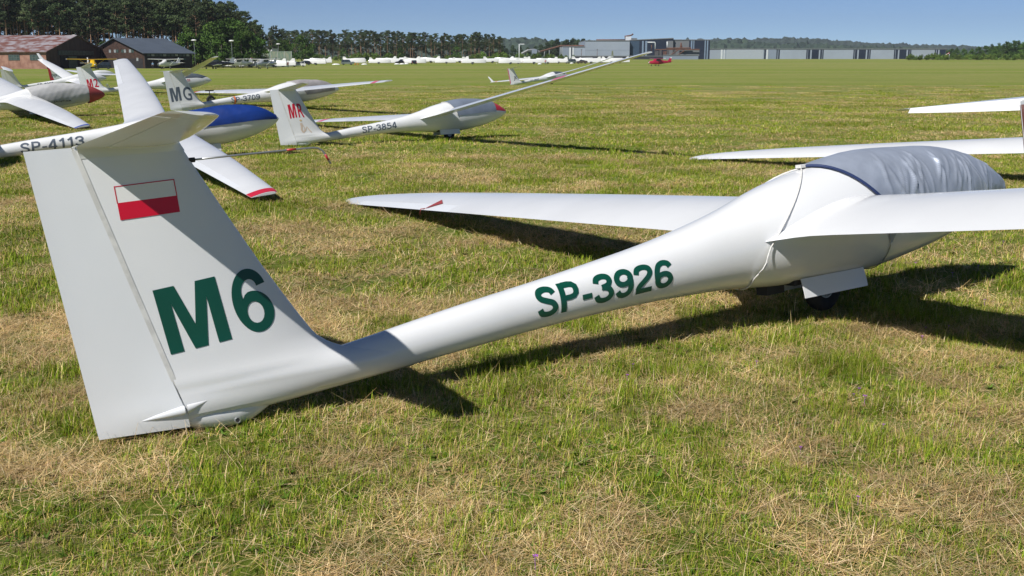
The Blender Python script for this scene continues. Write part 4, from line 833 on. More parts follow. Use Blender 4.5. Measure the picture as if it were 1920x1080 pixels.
pl += [(1351, 1354, M_WHITECLAD), (1356.5, 1358, M_WHITECLAD), (1361.5, 1430, mat('pale_grey_cladding', (.36, .40, .45), .45)), (1436.5, 1439, M_WHITECLAD), (1438.5 + 1, 1454, M_MGREY), (1311, 1322, M_LGREY)]
hall('factory_hall', 'long low light grey warehouse with repeating groups of dark panels', 1307, 1772, 92.5, 640, 60, M_LGREY, tuple(pl))
hall('boundary_wall', 'low blue grey boundary wall in front of the rusty plant', 1243, 1309, 104, 592, .5, M_MGREY, cat='wall')
hall('boundary_wall', 'dark low boundary wall along the foot of the tall grey hall', 1076, 1242, 106, 592, .5, M_KERB, cat='wall')
# penthouse and ducts on the roof
def at(px, py, d): return W(px, py, d)
def rel(o, p): return tuple(Vector(p) - o.location)
p = at(1173, 77, 606); o = empty('roof_penthouse', p, 0, 'white penthouse topped with rusty ducts on the tall grey hall', 'roof plant')
MB().box((1.6, 2, 1.2), (3.2, 4, 2.6)).build('housing', M_WHITECLAD, o, smooth=False); MB().box((5.0, 2, .8), (3.2, 3, 1.7)).build('annex', M_GREYCLAD, o, smooth=False)
MB().tube([(-.3, 1, -.2), (-.3, 1, 2.7), (2.5, 1, 3.0), (3.6, 1, 3.4), (4.3, 1, 4.0)], .4, 8).build('duct', M_RUST, o)
MB().tube([rel(o, at(1118, 75.2, 604)), rel(o, at(1172, 75.0, 604))], .45, 8).build('pipe', M_RUST, o)
p = GP(1055, 610); o = empty('conveyor', p, 0, 'long rusty inclined conveyor running up to the grey hall', 'conveyor')
MB().tube([rel(o, at(1012, 97, 610)), rel(o, at(1051, 86, 610)), rel(o, at(1098, 86.2, 610))], .55, 6).build('gallery', M_RUST, o, smooth=False)
for px, py in ((1021, 94.5), (1030, 92), (1051, 86), (1054, 86)): q = at(px, py, 610); MB().tube([rel(o, q), (q.x - o.location.x, 0, -.3)], .28, 6).build('leg', M_GREYCLAD, o)
p = GP(993, 612); o = empty('loading_bridge', p, 0, 'grey steel loading bridge at the foot of the rusty conveyor', 'loading bridge')
MB().tube([rel(o, at(978, 101, 612)), rel(o, at(990, 94.5, 612)), rel(o, at(1002, 93.5, 612)), rel(o, at(1012, 98, 612))], .8, 6).build('chute', M_GREYCLAD, o, smooth=False); MB().box(rel(o, at(1002, 96.5, 612)), (3.0, 3, 2.4)).build('hopper', M_MGREY, o, smooth=False)
for px in (988, 1000, 1008): q = at(px, 96, 612); MB().tube([rel(o, q), (q.x - o.location.x, 0, -.3)], .2, 6).build('leg', M_GREYCLAD, o)
p = GP(1270, 596); o = empty('rusty_plant', p, 0, 'rusty process plant of frames, ducts and bins before the dark halls', 'process plant')
for a, b, c_, d_ in ((1228, 1234, 96, 104), (1236, 1240, 94, 104), (1243, 1249, 96, 104), (1250, 1254, 92, 104), (1262, 1266, 94, 104)): 
    q0, q1 = at(a, c_, 596), at(b, d_, 596); MB().box(rel(o, (q0 + q1) / 2), (q1.x - q0.x, 2.5, q0.z - q1.z)).build('bin', M_RUST if a % 2 else mat('soot_grey_steel', (.09, .085, .085), .8, var=.3), o, smooth=False)
for pts in (((1228, 93.5), (1262, 92.5), (1312, 93)), ((1250, 90.5), (1296, 90)), ((1258, 103), (1272, 93)), ((1270, 104), (1283, 95))): MB().tube([rel(o, at(x_, y_, 595)) for x_, y_ in pts], .38, 6).build('duct', M_RUST, o, smooth=False)
MB().tube([rel(o, at(1277, 92, 597)), rel(o, at(1277, 80, 597))], .9, 8, .35).build('stack', M_RUST, o)
MB().tube([rel(o, at(1214, 79.3, 597)), rel(o, at(1227.5, 79.3, 597)), rel(o, at(1228.5, 80.5, 597)), rel(o, at(1228.5, 95, 597))], .30, 8).build('exhaust_pipe', M_WHITECLAD, o)
MB().tube([rel(o, at(1251, 78, 597)), rel(o, at(1251, 91, 597))], .33, 8).build('exhaust_pipe', M_WHITECLAD, o); MB().tube([rel(o, at(1221.5, 84, 597)), rel(o, at(1221.5, 97, 597))], .22, 8).build('exhaust_pipe', M_RUST, o)
MB().box(rel(o, at(1292, 99.5, 598)), (11, 3, 3.2)).build('pit_wall', M_GREYCLAD, o, smooth=False)
for px in (1090, 1119.5): 
    q = GP(px, 594); zt = at(px, 93, 594).z - q.z; oo = empty('floodlight_mast', q, 0, 'thin rust brown floodlight mast before the tall grey hall', 'mast', 'floodlight masts'); MB().tube([(0, 0, -.3), (0, 0, zt)], .16, 6, .1).build('pole', M_RUST, oo); MB().box((0, -.2, zt), (.8, .4, .5)).build('lamp', M_GREYCLAD, oo, smooth=False)
q = GP(973.5, 470); zt = at(973, 82.3, 470).z - q.z; oo = empty('signal_mast', q, 0, 'white signal mast with a sideways arm behind the trailers', 'mast'); MB().tube([(0, 0, -.3), (0, 0, zt)], .22, 8, .18).build('pole', M_WHITECLAD, oo); MB().box((1.3, 0, zt - .1), (1.9, .15, .35)).build('arm', M_WHITECLAD, oo, smooth=False)
q = GP(1779, 520); zt = at(1779, 99, 520).z - q.z; oo = empty('windsock', q, 0, 'red and white windsock on a pole before the right hand hedge', 'windsock'); MB().tube([(0, 0, -.3), (0, 0, zt)], .07, 6).build('pole', M_STEEL, oo)
for k in range(4): MB().tube([(-.05 - .42 * k, 0, zt - .05 - .22 * k), (-.05 - .42 * (k + 1), 0, zt - .05 - .22 * (k + 1))], .28 - .03 * k, 10, .25 - .03 * k).build('sock_band', M_REDPAINT if k % 2 == 0 else M_WHITECLAD, oo)
# ------------------------------------------------------------------ trees
def leaf_mat(name, col, v=.35):
    m = bpy.data.materials.new(name); m.use_nodes = True; t = m.node_tree; n = t.nodes; L = t.links; b = n['Principled BSDF']; b.inputs['Roughness'].default_value = .7; b.inputs['Specular IOR Level'].default_value = .2
    a = n.new('ShaderNodeAttribute'); a.attribute_name = 'tint'; oi = n.new('ShaderNodeObjectInfo'); mr = n.new('ShaderNodeMapRange'); mr.inputs[3].default_value = 1 - v; mr.inputs[4].default_value = 1 + v; L.new(oi.outputs['Random'], mr.inputs[0])
    mx = n.new('ShaderNodeMix'); mx.data_type = 'RGBA'; mx.blend_type = 'MULTIPLY'; mx.inputs[0].default_value = 1; L.new(a.outputs['Color'], mx.inputs[6]); mx.inputs[7].default_value = (*col, 1)
    h = n.new('ShaderNodeHueSaturation'); L.new(mx.outputs[2], h.inputs['Color']); L.new(mr.outputs[0], h.inputs['Value']); L.new(h.outputs[0], b.inputs['Base Color']); return m
M_NEEDLE = leaf_mat('pine_needles', (.056, .082, .033), .28); M_LEAF = leaf_mat('broad_leaves', (.060, .115, .020)); M_BUSH = leaf_mat('bush_leaves', (.105, .165, .030)); M_POPLAR = leaf_mat('grey_green_leaves', (.055, .085, .042))
M_PBARK = mat('pine_bark', (.40, .235, .13), .9, vscale=1.0, color2=(.20, .125, .085), stretch=(3, 3, .25)); M_BARK = mat('grey_bark', (.11, .095, .08), .9, var=.3, vscale=2)
def foliage(name, clumps, n, size, mt, parent, seed):
    r = np.random.default_rng(seed); V = []; Cc = []
    for (cx, cy, cz, rx, rz) in clumps:
        k = int(n * (rx / 1.2) ** 1.3) + 4; d = r.normal(size=(k, 3)); d /= np.linalg.norm(d, axis=1)[:, None]; rad = r.random(k) ** .45
        p = np.array([cx, cy, cz]) + d * rad[:, None] * np.array([rx, rx, rz]); a = r.normal(size=(k, 3)); a /= np.linalg.norm(a, axis=1)[:, None]; b = np.cross(a, r.normal(size=(k, 3))); b /= np.linalg.norm(b, axis=1)[:, None]
        s = size * r.uniform(.6, 1.3, k)[:, None]; q = np.stack([p - a * s - b * s * .5, p + a * s * .9 - b * s * .6, p + a * s + b * s * .5, p - a * s * .8 + b * s * .6], 1); V.append(q.reshape(-1, 3)); t = r.uniform(.75, 1.25) * r.uniform(.8, 1.2, k); hue = r.uniform(.9, 1.12)
        Cc.append(np.repeat(np.stack([t * hue, t, t * .95, np.ones(k)], 1), 4, 0))
    V = np.concatenate(V); Cc = np.concatenate(Cc).astype(np.float32); m = len(V) // 4
    me = bpy.data.meshes.new(name); me.from_pydata(V.tolist(), [], np.arange(m * 4).reshape(-1, 4).tolist()); at_ = me.attributes.new('tint', 'FLOAT_COLOR', 'POINT'); at_.data.foreach_set('color', Cc.ravel()); me.materials.append(mt)
    return link(bpy.data.objects.new(name, me), parent)
def make_pine(seed, H=22., lo=.26, hi=.5):
    r = random.Random(seed); root = empty('pine_tree'); bend = [(r.uniform(-.5, .5), r.uniform(-.5, .5)) for _ in range(3)]
    def ax(t): return Vector((bend[0][0] * t + bend[1][0] * t * t * 1.5, bend[0][1] * t + bend[1][1] * t * t, H * t))
    mb = MB().tube([ax(t) for t in (-.01, .15, .3, .45, .6, .75, .9, .98)], .24, 7, .05); cl = []; cb = r.uniform(lo, hi)
    NB = r.randint(20, 26)
    for k in range(NB):
        t = cb + (1 - cb) * (k / NB) + r.uniform(-.03, .03); t = min(t, .97); a = r.uniform(0, 6.28); sp = (1.1 + 2.6 * math.sin(min(1, (1.03 - t) / (1.03 - cb) * 1.15) * math.pi * .62)) * r.uniform(.5, 1.15); c = ax(t) + Vector((math.cos(a) * sp, math.sin(a) * sp, r.uniform(.2, 1.0)))
        mb.tube([ax(max(.1, t - .02)), (ax(t) + c) / 2 + Vector((0, 0, -.1)), c], .07, 4, .02); rx = r.uniform(.85, 1.7); cl.append((c.x, c.y, c.z, rx, rx * r.uniform(.42, .6)))
        if r.random() < .5: cl.append((c.x * .55 + r.uniform(-.4, .4), c.y * .55, c.z + r.uniform(-.3, .5), rx * .8, rx * .45))
    tp = ax(.98); cl += [(tp.x, tp.y, tp.z, .9, .7), (tp.x + .5, tp.y, tp.z - .9, 1.1, .6)]
    for k in range(4): t = r.uniform(.2, cb); a = r.uniform(0, 6.28); mb.tube([ax(t), ax(t) + Vector((math.cos(a), math.sin(a), .1)) * r.uniform(.6, 1.6)], .04, 4, .015)
    mb.build('trunk', M_PBARK, root); foliage('crown', cl, 58, .23, M_NEEDLE, root, seed); return root
def make_broad(seed, H=12., mt=None, name='broadleaf_tree', squat=1., nm=None):
    r = random.Random(seed); root = empty(name); mb = MB().tube([(0, 0, -.2), (.1, 0, H * .3), (.2, .1, H * .6), (.1, 0, H * .85)], .24, 7, .06); cl = []
    for k in range(46):
        t = r.uniform(.10, 1); a = r.uniform(0, 6.28); R = H * .34 * squat * math.sin(math.pi * min(.96, t * .82 + .14)) * math.sqrt(r.random()) * 1.15; rx = H * r.uniform(.07, .125); c = (R * math.cos(a), R * math.sin(a), H * (.08 + .86 * t)); cl.append((*c, rx, rx * .8))
        if k % 4 == 0: mb.tube([(.1, 0, H * min(.8, t * .7)), c], .06, 4, .02)
    mb.build('trunk', M_BARK, root); foliage('crown', cl, 60, H * .021, mt or M_LEAF, root, seed); return root
def make_bush(seed, H=3., wide=1.6):
    r = random.Random(seed); root = empty('bush'); cl = [(r.uniform(-1, 1) * wide * H * .5, r.uniform(-.5, .5) * H * .6, H * r.uniform(.15, .8), H * r.uniform(.2, .32), H * r.uniform(.17, .26)) for _ in range(16)]
    mb = MB()
    for k in range(5): mb.tube([(r.uniform(-.3, .3), r.uniform(-.2, .2), -.1), (cl[k][0] * .7, cl[k][1], cl[k][2])], .05, 4, .02)
    mb.build('stems', M_BARK, root); foliage('crown', cl, 90, .16, M_BUSH, root, seed); return root
PINES = [make_pine(100 + k) for k in range(5)]; PHIGH = [make_pine(150 + k, 22., .50, .66) for k in range(5)]; BROAD = [make_broad(200 + k) for k in range(4)]; BUSH = [make_bush(300 + k) for k in range(3)]; POPL = [make_broad(400 + k, 14, M_POPLAR, 'grey_green_tree', .62) for k in range(3)]
USED = set()
def plant(protos, px, depth, height, ref, label, cat, group, r, name=None):
    src = protos[r.randrange(len(protos))]
    if src.name in USED: o = copy_tree(src)
    else: o = src; USED.add(src.name)
    q = GP(px, depth); o.location = (q.x, q.y, q.z - .1); k = height / ref; o.scale = (k * r.uniform(.9, 1.1), k * r.uniform(.9, 1.1), k); o.rotation_euler = (0, 0, r.uniform(0, 6.28)); tag(o, label, cat, group); return o
r = random.Random(77); PL = 'tall pine with a bare reddish trunk in the wood behind the hangars'; PF = 'slender dark pine in the far wood beyond the trailers'
toppx = lambda px: float(np.interp(px, [-80, 0, 100, 125, 150, 185, 250, 330, 400, 430, 470, 500], [-26, -26, -14, 2, 14, -4, -4, -2, 8, 18, 42, 60]))
for row, (dep, n) in enumerate(((316, 42), (328, 40), (342, 40), (358, 40))):
    for k in range(n):
        px = -75 + (k + r.uniform(.1, .9)) * 560 / n
        if 118 < px < 152 and row < 3 and r.random() < .35: continue
        d_ = dep + r.uniform(-5, 5) + (14 if px > 380 else 0); h = W(px, toppx(px) + r.uniform(-9, 12) - 4 * row, d_).z - G(0, d_); plant(PHIGH if (row < 2 and px < 330) or row == 0 else PINES, px, d_, max(9, h), 22, PL, 'tree', 'pines behind the hangars', r)
for row, (dep, n) in enumerate(((606, 44), (620, 42), (640, 40))):
    for k in range(n):
        px = 478 + (k + r.uniform(.05, .95)) * 462 / n; ty = float(np.interp(px, [480, 520, 600, 760, 850, 900, 940], [56, 60, 61, 64, 68, 66, 70])) + r.uniform(-4.5, 5); h = W(px, ty, dep).z - G(0, dep)
        plant(PHIGH if row == 0 and r.random() < .6 else PINES, px, dep + r.uniform(-5, 5), h * 1.02, 22, PF, 'tree', 'pines of the far wood', r)
for px, dep, ty in ((352, 300, 48), (376, 304, 62), (398, 306, 40), (418, 300, 34), (440, 302, 30), (455, 298, 45), (472, 304, 58), (490, 312, 70), (330, 305, 78), (408, 296, 66)): plant(BROAD, px, dep, W(px, ty, dep).z - G(0, dep), 12, 'bright green broadleaf tree at the edge of the pine wood by the hangars', 'tree', 'broadleaf trees by the hangars', r)
for px, dep, ty in ((524, 420, 66), (566, 430, 64), (540, 440, 74), (585, 470, 80), (752, 596, 88), (645, 600, 90), (856, 596, 86)): plant(BROAD, px, dep, W(px, ty, dep).z - G(0, dep), 12, 'bright green broadleaf tree before the far pine wood', 'tree', 'broadleaf trees before the far wood', r)
for px in np.linspace(-60, 330, 16): plant(BROAD, px + r.uniform(-8, 8), 309 + r.uniform(-4, 4), r.uniform(4, 8), 12, 'low green sapling under the pines behind the hangars', 'tree', 'saplings under the pines', r)
for px, ty in ((590, 100), (612, 103), (634, 104), (658, 100), (672, 98), (688, 98), (703, 99), (716, 100), (728, 98), (742, 100), (820, 104), (838, 103), (866, 103), (880, 101), (905, 99), (918, 97), (932, 97), (946, 98), (960, 99), (985, 100), (1000, 101), (1018, 99.5), (1035, 101), (1050, 101), (1068, 103)): plant(BUSH, px, 520 + r.uniform(-15, 15), W(px, ty, 520).z - G(0, 520) + .3, 3, 'light green leafy bush in the hedge behind the trailers', 'bush', 'bushes behind the trailers', r)
for px in np.linspace(1708, 1960, 26): plant(BUSH, px + r.uniform(-3, 3), 560 + r.uniform(-12, 12), W(px, 101.5 + r.uniform(-2, 2), 560).z - G(0, 560) + .4, 3, 'green hedge bush along the far right edge of the field', 'bush', 'hedge bushes at the far right', r)
for px, ty in ((1772, 92), (1782, 90), (1793, 89), (1806, 91), (1820, 90), (1833, 87), (1846, 85), (1858, 82), (1870, 79), (1884, 78), (1897, 76), (1908, 75), (1920, 74), (1934, 75), (1950, 76), (1866, 86), (1890, 84), (1912, 83)): plant(BROAD, px, 720 + r.uniform(-30, 30), W(px, ty, 720).z - G(0, 720), 12, 'dense green broadleaf tree in the clump beyond the right hedge', 'tree', 'trees beyond the right hedge', r)
for px, ty in ((1004, 86), (1014, 82), (1026, 79), (1036, 74), (1044, 73), (1056, 75), (1064, 72), (1074, 71), (1083, 73), (1092, 72), (1104, 74), (990, 88), (962, 84), (975, 86), (950, 90)): plant(POPL, px, 760 + r.uniform(-30, 30), W(px, ty, 760).z - G(0, 760), 14, 'grey green slender tree behind the conveyor and grey hall', 'tree', 'trees behind the conveyor', r)
for lst in (PINES, PHIGH, BROAD, BUSH, POPL):
    for src in lst:
        if src.name not in USED:
            for ch in list(src.children): bpy.data.objects.remove(ch)
            bpy.data.objects.remove(src)
# undergrowth closing the pine woods; the trees' shade is painted into its dark colour
M_UNDER = leaf_mat('undergrowth_painted_shade', (.022, .030, .014))
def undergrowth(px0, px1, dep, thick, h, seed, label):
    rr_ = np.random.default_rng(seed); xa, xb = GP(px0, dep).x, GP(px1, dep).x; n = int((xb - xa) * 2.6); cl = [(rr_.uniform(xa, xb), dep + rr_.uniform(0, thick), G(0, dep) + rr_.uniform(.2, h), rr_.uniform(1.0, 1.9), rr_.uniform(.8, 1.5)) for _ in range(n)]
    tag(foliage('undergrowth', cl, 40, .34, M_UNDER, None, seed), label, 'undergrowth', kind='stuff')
undergrowth(-120, 500, 350, 24, 12.5, 5, 'tangled undergrowth, painted dark as if shaded, filling the pine wood behind the hangars'); undergrowth(478, 945, 636, 22, 9.0, 6, 'undergrowth, painted dark as if shaded, between the trunks of the far pine wood')
# ------------------------------------------------------------------ wooded hills on the skyline
def ridge(name, depth, prof, thick, m, seed, bump):
    pxs = np.linspace(prof[0][0], prof[-1][0], 420); hts = np.interp(pxs, [p[0] for p in prof], [p[1] for p in prof]); rows = []; rn = np.random.default_rng(seed)
    for j, t in enumerate(np.linspace(0, 1, 22)):
        row = []
        for i, px in enumerate(pxs):
            dd = depth + thick * t; q = W(px, hts[i], depth + thick * .62); zt = q.z; z0 = G(0, dd) - 2; z = z0 + (zt - z0) * math.sin(min(1, t * 1.6 + .02) * math.pi / 2) + (rn.normal() * bump if 0 < j else 0); row.append((W(px, 100, dd).x, dd, z))
        rows.append(row)
    o = MB().grid(rows).build(name, m, smooth=False); o['kind'] = 'structure'; return o
M_HILL = mat('wooded_hill', (.050, .082, .048), .9, vscale=.02, color2=(.028, .050, .034), mixlo=.35, mixhi=.65, detail=10); M_HILL2 = mat('far_wooded_hill', (.045, .070, .050), .9, vscale=.01, color2=(.028, .046, .038), mixlo=.35, mixhi=.65, detail=10)
ridge('hill', 1700, [(-300, 96), (400, 92), (700, 88), (900, 76), (950, 74), (985, 73.5), (1010, 76), (1050, 80), (1200, 82), (1320, 80), (1350, 78), (1400, 80), (1480, 84), (1600, 88), (1800, 96), (2300, 98)], 420, M_HILL, 1, 2.6)
ridge('hill', 2600, [(-300, 100), (1000, 92), (1200, 82), (1320, 76), (1400, 74.5), (1480, 72.8), (1530, 74.5), (1580, 79), (1640, 83), (1720, 86.5), (1780, 88), (1850, 90), (1950, 92), (2300, 96)], 700, M_HILL2, 2, 3.4)
# ------------------------------------------------------------------ powered aircraft, trailers, vehicles
M_WIN = mat('vehicle_glass', (.03, .04, .05), .08, coat=.4)
def paint(name, c, metal=0.): return mat(name, c, .28, metal=metal, var=.03, coat=.4)
P_WHITE = paint('white_paint', (.78, .78, .77)); P_REDAC = paint('crimson_aircraft_paint', (.42, .012, .05)); P_GREEN = paint('teal_paint', (.02, .12, .12)); P_YEL = paint('yellow_aircraft_paint', (.78, .48, .01)); P_BLACK = paint('black_paint', (.015, .015, .02)); P_SILV = paint('silver_paint', (.42, .45, .48), .3)
def ac_ring(x, w2, z0, z1, n=14):
    zc, h = (z0 + z1) / 2, (z1 - z0) / 2; return [(x, w2 * math.copysign(abs(math.cos(a)) ** .6, math.cos(a)), zc + h * math.copysign(abs(math.sin(a)) ** .6, math.sin(a))) for a in [2 * math.pi * k / n for k in range(n)]]
def slab(mb, pts, t):  # flat aerofoil plate from outline (x,y,z) offset along z
    n = len(pts); return mb.add([(a, b, c + t / 2) for a, b, c in pts] + [(a, b, c - t / 2) for a, b, c in pts], [tuple(range(n)), tuple(range(2 * n - 1, n - 1, -1))] + [(i, i + n, (i + 1) % n + n, (i + 1) % n) for i in range(n)])
def aeroplane(label, px, depth, heading, body, wing, accent, high=True, tail=None, span=10.9, taildragger=False, name='light_aircraft'):
    q = GP(px, depth); o = empty(name, q, heading, label, 'aeroplane', 'light aircraft by the hangars' if px < 900 else None)
    zf = .55
    fo = MB().loft([ac_ring(3.15, .30, zf + .35, zf + .85), ac_ring(2.9, .48, zf + .18, zf + 1.0), ac_ring(1.9, .55, zf + .05, zf + 1.1), ac_ring(1.2, .58, zf, zf + (1.65 if high else 1.1)), ac_ring(-.4, .58, zf, zf + (1.65 if high else 1.1)), ac_ring(-1.6, .42, zf + .2, zf + 1.25), ac_ring(-4.6, .10, zf + .62, zf + .98)]).build('fuselage', body, o, angle=45)
    if not high: MB().loft([ac_ring(1.2, .45, zf + 1.0, zf + 1.15), ac_ring(.5, .5, zf + 1.0, zf + 1.6), ac_ring(-.6, .5, zf + 1.0, zf + 1.6), ac_ring(-1.4, .3, zf + 1.0, zf + 1.2)]).build('cabin', M_WIN, fo, angle=45)
    else:
        MB().add([(1.23, -.5, zf + 1.12), (1.23, .5, zf + 1.12), (.72, .48, zf + 1.68), (.72, -.48, zf + 1.68)], [(0, 1, 2, 3)]).add([(1.95, -.42, zf + 1.09), (1.95, .42, zf + 1.09), (1.23, .52, zf + 1.14), (1.23, -.52, zf + 1.14)], [(0, 1, 2, 3)]).build('windscreen', M_WIN, fo, smooth=False)
        for s in (1, -1): MB().box((.2, s * .585, zf + 1.28), (1.5, .03, .42)).build('side_window', M_WIN, fo, smooth=False)
    zw = zf + (1.72 if high else .18); dih = .02 if high else .09; h2 = span / 2
    for s in (1, -1):
        mb = MB(); rings = []
        for y, c in ((0, 1.6), (h2 * .55, 1.6), (h2 * .96, 1.15), (h2, .8)): rings.append([(.95 - c * u * 1.0 - (1.6 - c) * .2, s * y, zw + dih * y + (airfoil(u, .13) * c if up else -airfoil(u, .09) * c)) for up, us in ((True, US[::-2]), (False, US[2::2])) for u in us])
        wo = mb.loft(rings).build('wing', wing, o, angle=40)
        MB().box((.2, s * (h2 + .03), zw + dih * h2 + .02), (.75, .09, .12)).build('wing_tip', accent, wo, smooth=False)
        if high: MB().tube([(.3, s * .55, zf + .15), (.25, s * h2 * .5, zw + dih * h2 * .5 - .08)], .05, 6).build('strut', wing, o)
        tp_ = MB(); slab(tp_, [(-3.6, s * .05, zf + .95), (-3.85, s * 1.65, zf + .95), (-4.55, s * 1.65, zf + .95), (-4.65, s * .05, zf + .95)], .07).build('tailplane', tail or wing, o, smooth=False)
    fn = MB().prism([(-3.2, zf + .95), (-4.15, zf + 2.15), (-4.75, zf + 2.15), (-4.55, zf + .8)], -.05, .05, 'y').build('fin', tail or body, o, smooth=False)
    MB().prism([(-4.16, zf + 1.9), (-4.2, zf + 2.2), (-4.78, zf + 2.2), (-4.75, zf + 1.9)], -.058, .058, 'y').build('fin_tip', accent, fn, smooth=False)
    for x, y in (((2.35, 0), (.35, 1.15), (.35, -1.15)) if not taildragger else ((1.1, 1.1), (1.1, -1.1), (-4.3, 0))):
        rr_ = .21 if x > -4 else .11; MB().tube([(x - .1, y * .35, zf + (.25 if x > -4 else .6)), (x, y, rr_)], .045, 6).build('gear_leg', body, o); wheel(o, (x, y, rr_), rr_, .14, spokes=0)
    MB().loft([ac_ring(3.15, .17, zf + .42, zf + .76), ac_ring(3.42, .04, zf + .55, zf + .63)]).build('spinner', accent, o); MB().box((3.26, 0, zf + .59), (.05, .14, 1.85)).build('propeller', P_BLACK, o, smooth=False)
    MB().box((-.9, 0, zf + .62), (4.2, .95, .12), 0).build('stripe', accent, fo, smooth=False) if False else None
    return o
aeroplane('white high wing light aircraft with teal trim before the black hangar', 314, 262, math.radians(248), P_WHITE, P_WHITE, P_GREEN)
aeroplane('white high wing light aircraft with dark nose before the arched hangar', 496, 266, math.radians(244), P_SILV, P_WHITE, P_GREEN)
aeroplane('yellow high wing light aircraft by the open brown hangar', 172, 246, math.radians(303), P_YEL, P_YEL, P_WHITE, tail=P_WHITE, taildragger=True)
aeroplane('black and silver low wing light aircraft beside the wood', 404, 262, math.radians(212), P_BLACK, P_WHITE, P_SILV, high=False, tail=P_SILV, span=9)
aeroplane('crimson high wing light aircraft standing alone on the far field', 1234, 345, math.radians(196), P_REDAC, P_REDAC, P_WHITE)
aeroplane('white and red high wing light aircraft behind the jumble near the wood', 447, 292, math.radians(230), P_WHITE, P_WHITE, P_REDAC, span=9.5)
def make_trailer(seed):
    r_ = random.Random(seed); o = empty('glider_trailer'); L_ = 8.6; hf, hr = r_.uniform(1.25, 1.5), r_.uniform(.95, 1.15); z0 = .42
    def sec(x, w2, h): return [(x, w2 * c, z) for c, z in ((-1, z0), (-1, z0 + h * .72), (-.72, z0 + h * .95), (0, z0 + h), (.72, z0 + h * .95), (1, z0 + h * .72), (1, z0))]
    b = MB().loft([sec(L_ / 2, .35, hf * .7), sec(L_ / 2 - .5, .68, hf), sec(.8, .72, hf * .97), sec(-L_ / 2 + .5, .60, hr), sec(-L_ / 2, .5, hr * .85)]).build('body', P_WHITE, o, angle=40)
    MB().prism([(-L_ / 2 + .15, z0 + hr * .9), (-L_ / 2 + .30, z0 + hr + .75), (-L_ / 2 + 1.0, z0 + hr + .75), (-L_ / 2 + 1.9, z0 + hr * .95)], -.22, .22, 'y').build('fin_box', P_WHITE, b, smooth=False)
    MB().box((0, 0, z0 - .02), (L_ - .6, 1.25, .08)).build('chassis', M_KERB, o, smooth=False); MB().tube([(L_ / 2 - .2, 0, z0 + .1), (L_ / 2 + 1.2, 0, z0 - .02)], .06, 6).build('drawbar', M_STEEL, o)
    for s in (1, -1): wheel(o, (-.4, s * .78, .31), .31, .18, spokes=0); MB().box((-.4, s * .80, .62), (.95, .22, .1)).build('mudguard', M_KERB, o, smooth=False)
    MB().box((-L_ / 2 - .03, 0, z0 + .35), (.06, .8, .2)).build('tail_light', M_REDPAINT, o, smooth=False); return o
TR = [make_trailer(k) for k in range(3)]; tused = set(); rt = random.Random(3)
tr_list = [(590, 374, 176), (601, 405, 186), (664, 405, 10), (712, 398, 6), (741, 402, 182), (724, 430, 176), (768, 425, 172), (779, 398, 4), (806, 440, 178), (835, 408, 187), (860, 440, 176), (888, 392, 4), (925, 432, 8), (955, 392, 186), (970, 405, 172), (975, 428, 182), (1003, 396, 6), (1025, 402, 178), (1045, 415, 184), (1092, 424, 4), (1106, 412, 178), (1126, 428, 184), (1148, 418, 6), (1160, 424, 176), (435, 296, 200), (466, 300, 165), (480, 318, 190), (512, 304, 170), (528, 322, 186), (945, 450, 176)]
for px, dep, hd in tr_list:
    src = TR[rt.randrange(3)]
    if src.name in tused: o = copy_tree(src)
    else: o = src; tused.add(src.name)
    o.location = GP(px, dep); o.rotation_euler = (0, 0, math.radians(hd + rt.uniform(-8, 8))); k = rt.uniform(.92, 1.06); o.scale = (k, 1, k * 1.12)
    near = px < 560
    tag(o, 'white enclosed glider trailer in the jumble before the arched hangar' if near else 'white enclosed glider trailer in the long row across the far field', 'trailer', 'glider trailers by the hangars' if near else 'glider trailers across the far field')
def car(label, px, depth, heading, col, kind='hatch', name='parked_car'):
    q = GP(px, depth); o = empty(name, q, math.radians(heading), label, 'car', 'parked cars'); van = kind == 'van'; H_ = 1.85 if van else (1.68 if kind == 'suv' else 1.46); w2 = .88
    prof = [(2.15, .35), (2.2, .62), (2.05, .86), (1.25, 1.0), (-2.05, 1.0), (-2.15, .6), (-2.1, .35)]
    b = MB()
    n = len(prof); b.loft([[(x, y * w2 * (1 if 1 else 1), z) for x, z in prof] for y in (-1, -.98, .98, 1)]); bo = b.build('body', col, o, angle=30)
    cab = [(1.25, .98), (.45 if not van else .75, H_ - .03), (.2, H_), (-1.55, H_), (-2.05 if kind != 'sedan' else -1.3, .98)]
    c2 = MB(); c2.add([(x, -w2 * (.97 if z < 1.1 else .80), z) for x, z in cab] + [(x, w2 * (.97 if z < 1.1 else .80), z) for x, z in cab], [(0, 1, 2, 3, 4), (9, 8, 7, 6, 5), (0, 5, 6, 1), (3, 8, 9, 4)]); c2.build('glazing', M_WIN, bo, smooth=False)
    MB().box((-.68, 0, H_ + .015), (1.8, w2 * 1.62, .06)).build('roof', col, bo, smooth=False)
    for x in (.35, -.75, -1.75):
        for s in (1, -1): MB().tube([(x + .25 * (x > 0), s * w2 * .965, .98), (x - .02, s * w2 * .81, H_)], .05, 4).build('pillar', col, bo)
    for x in (1.35, -1.35):
        for s in (1, -1): wheel(o, (x, s * .80, .32), .32, .2, spokes=0)
    for s in (1, -1): MB().box((2.13, s * .62, .72), (.12, .34, .15)).build('headlight', M_WHITECLAD, bo, smooth=False); MB().box((-2.10, s * .70, .80), (.12, .2, .24)).build('tail_light', M_REDPAINT, bo, smooth=False)
    return o
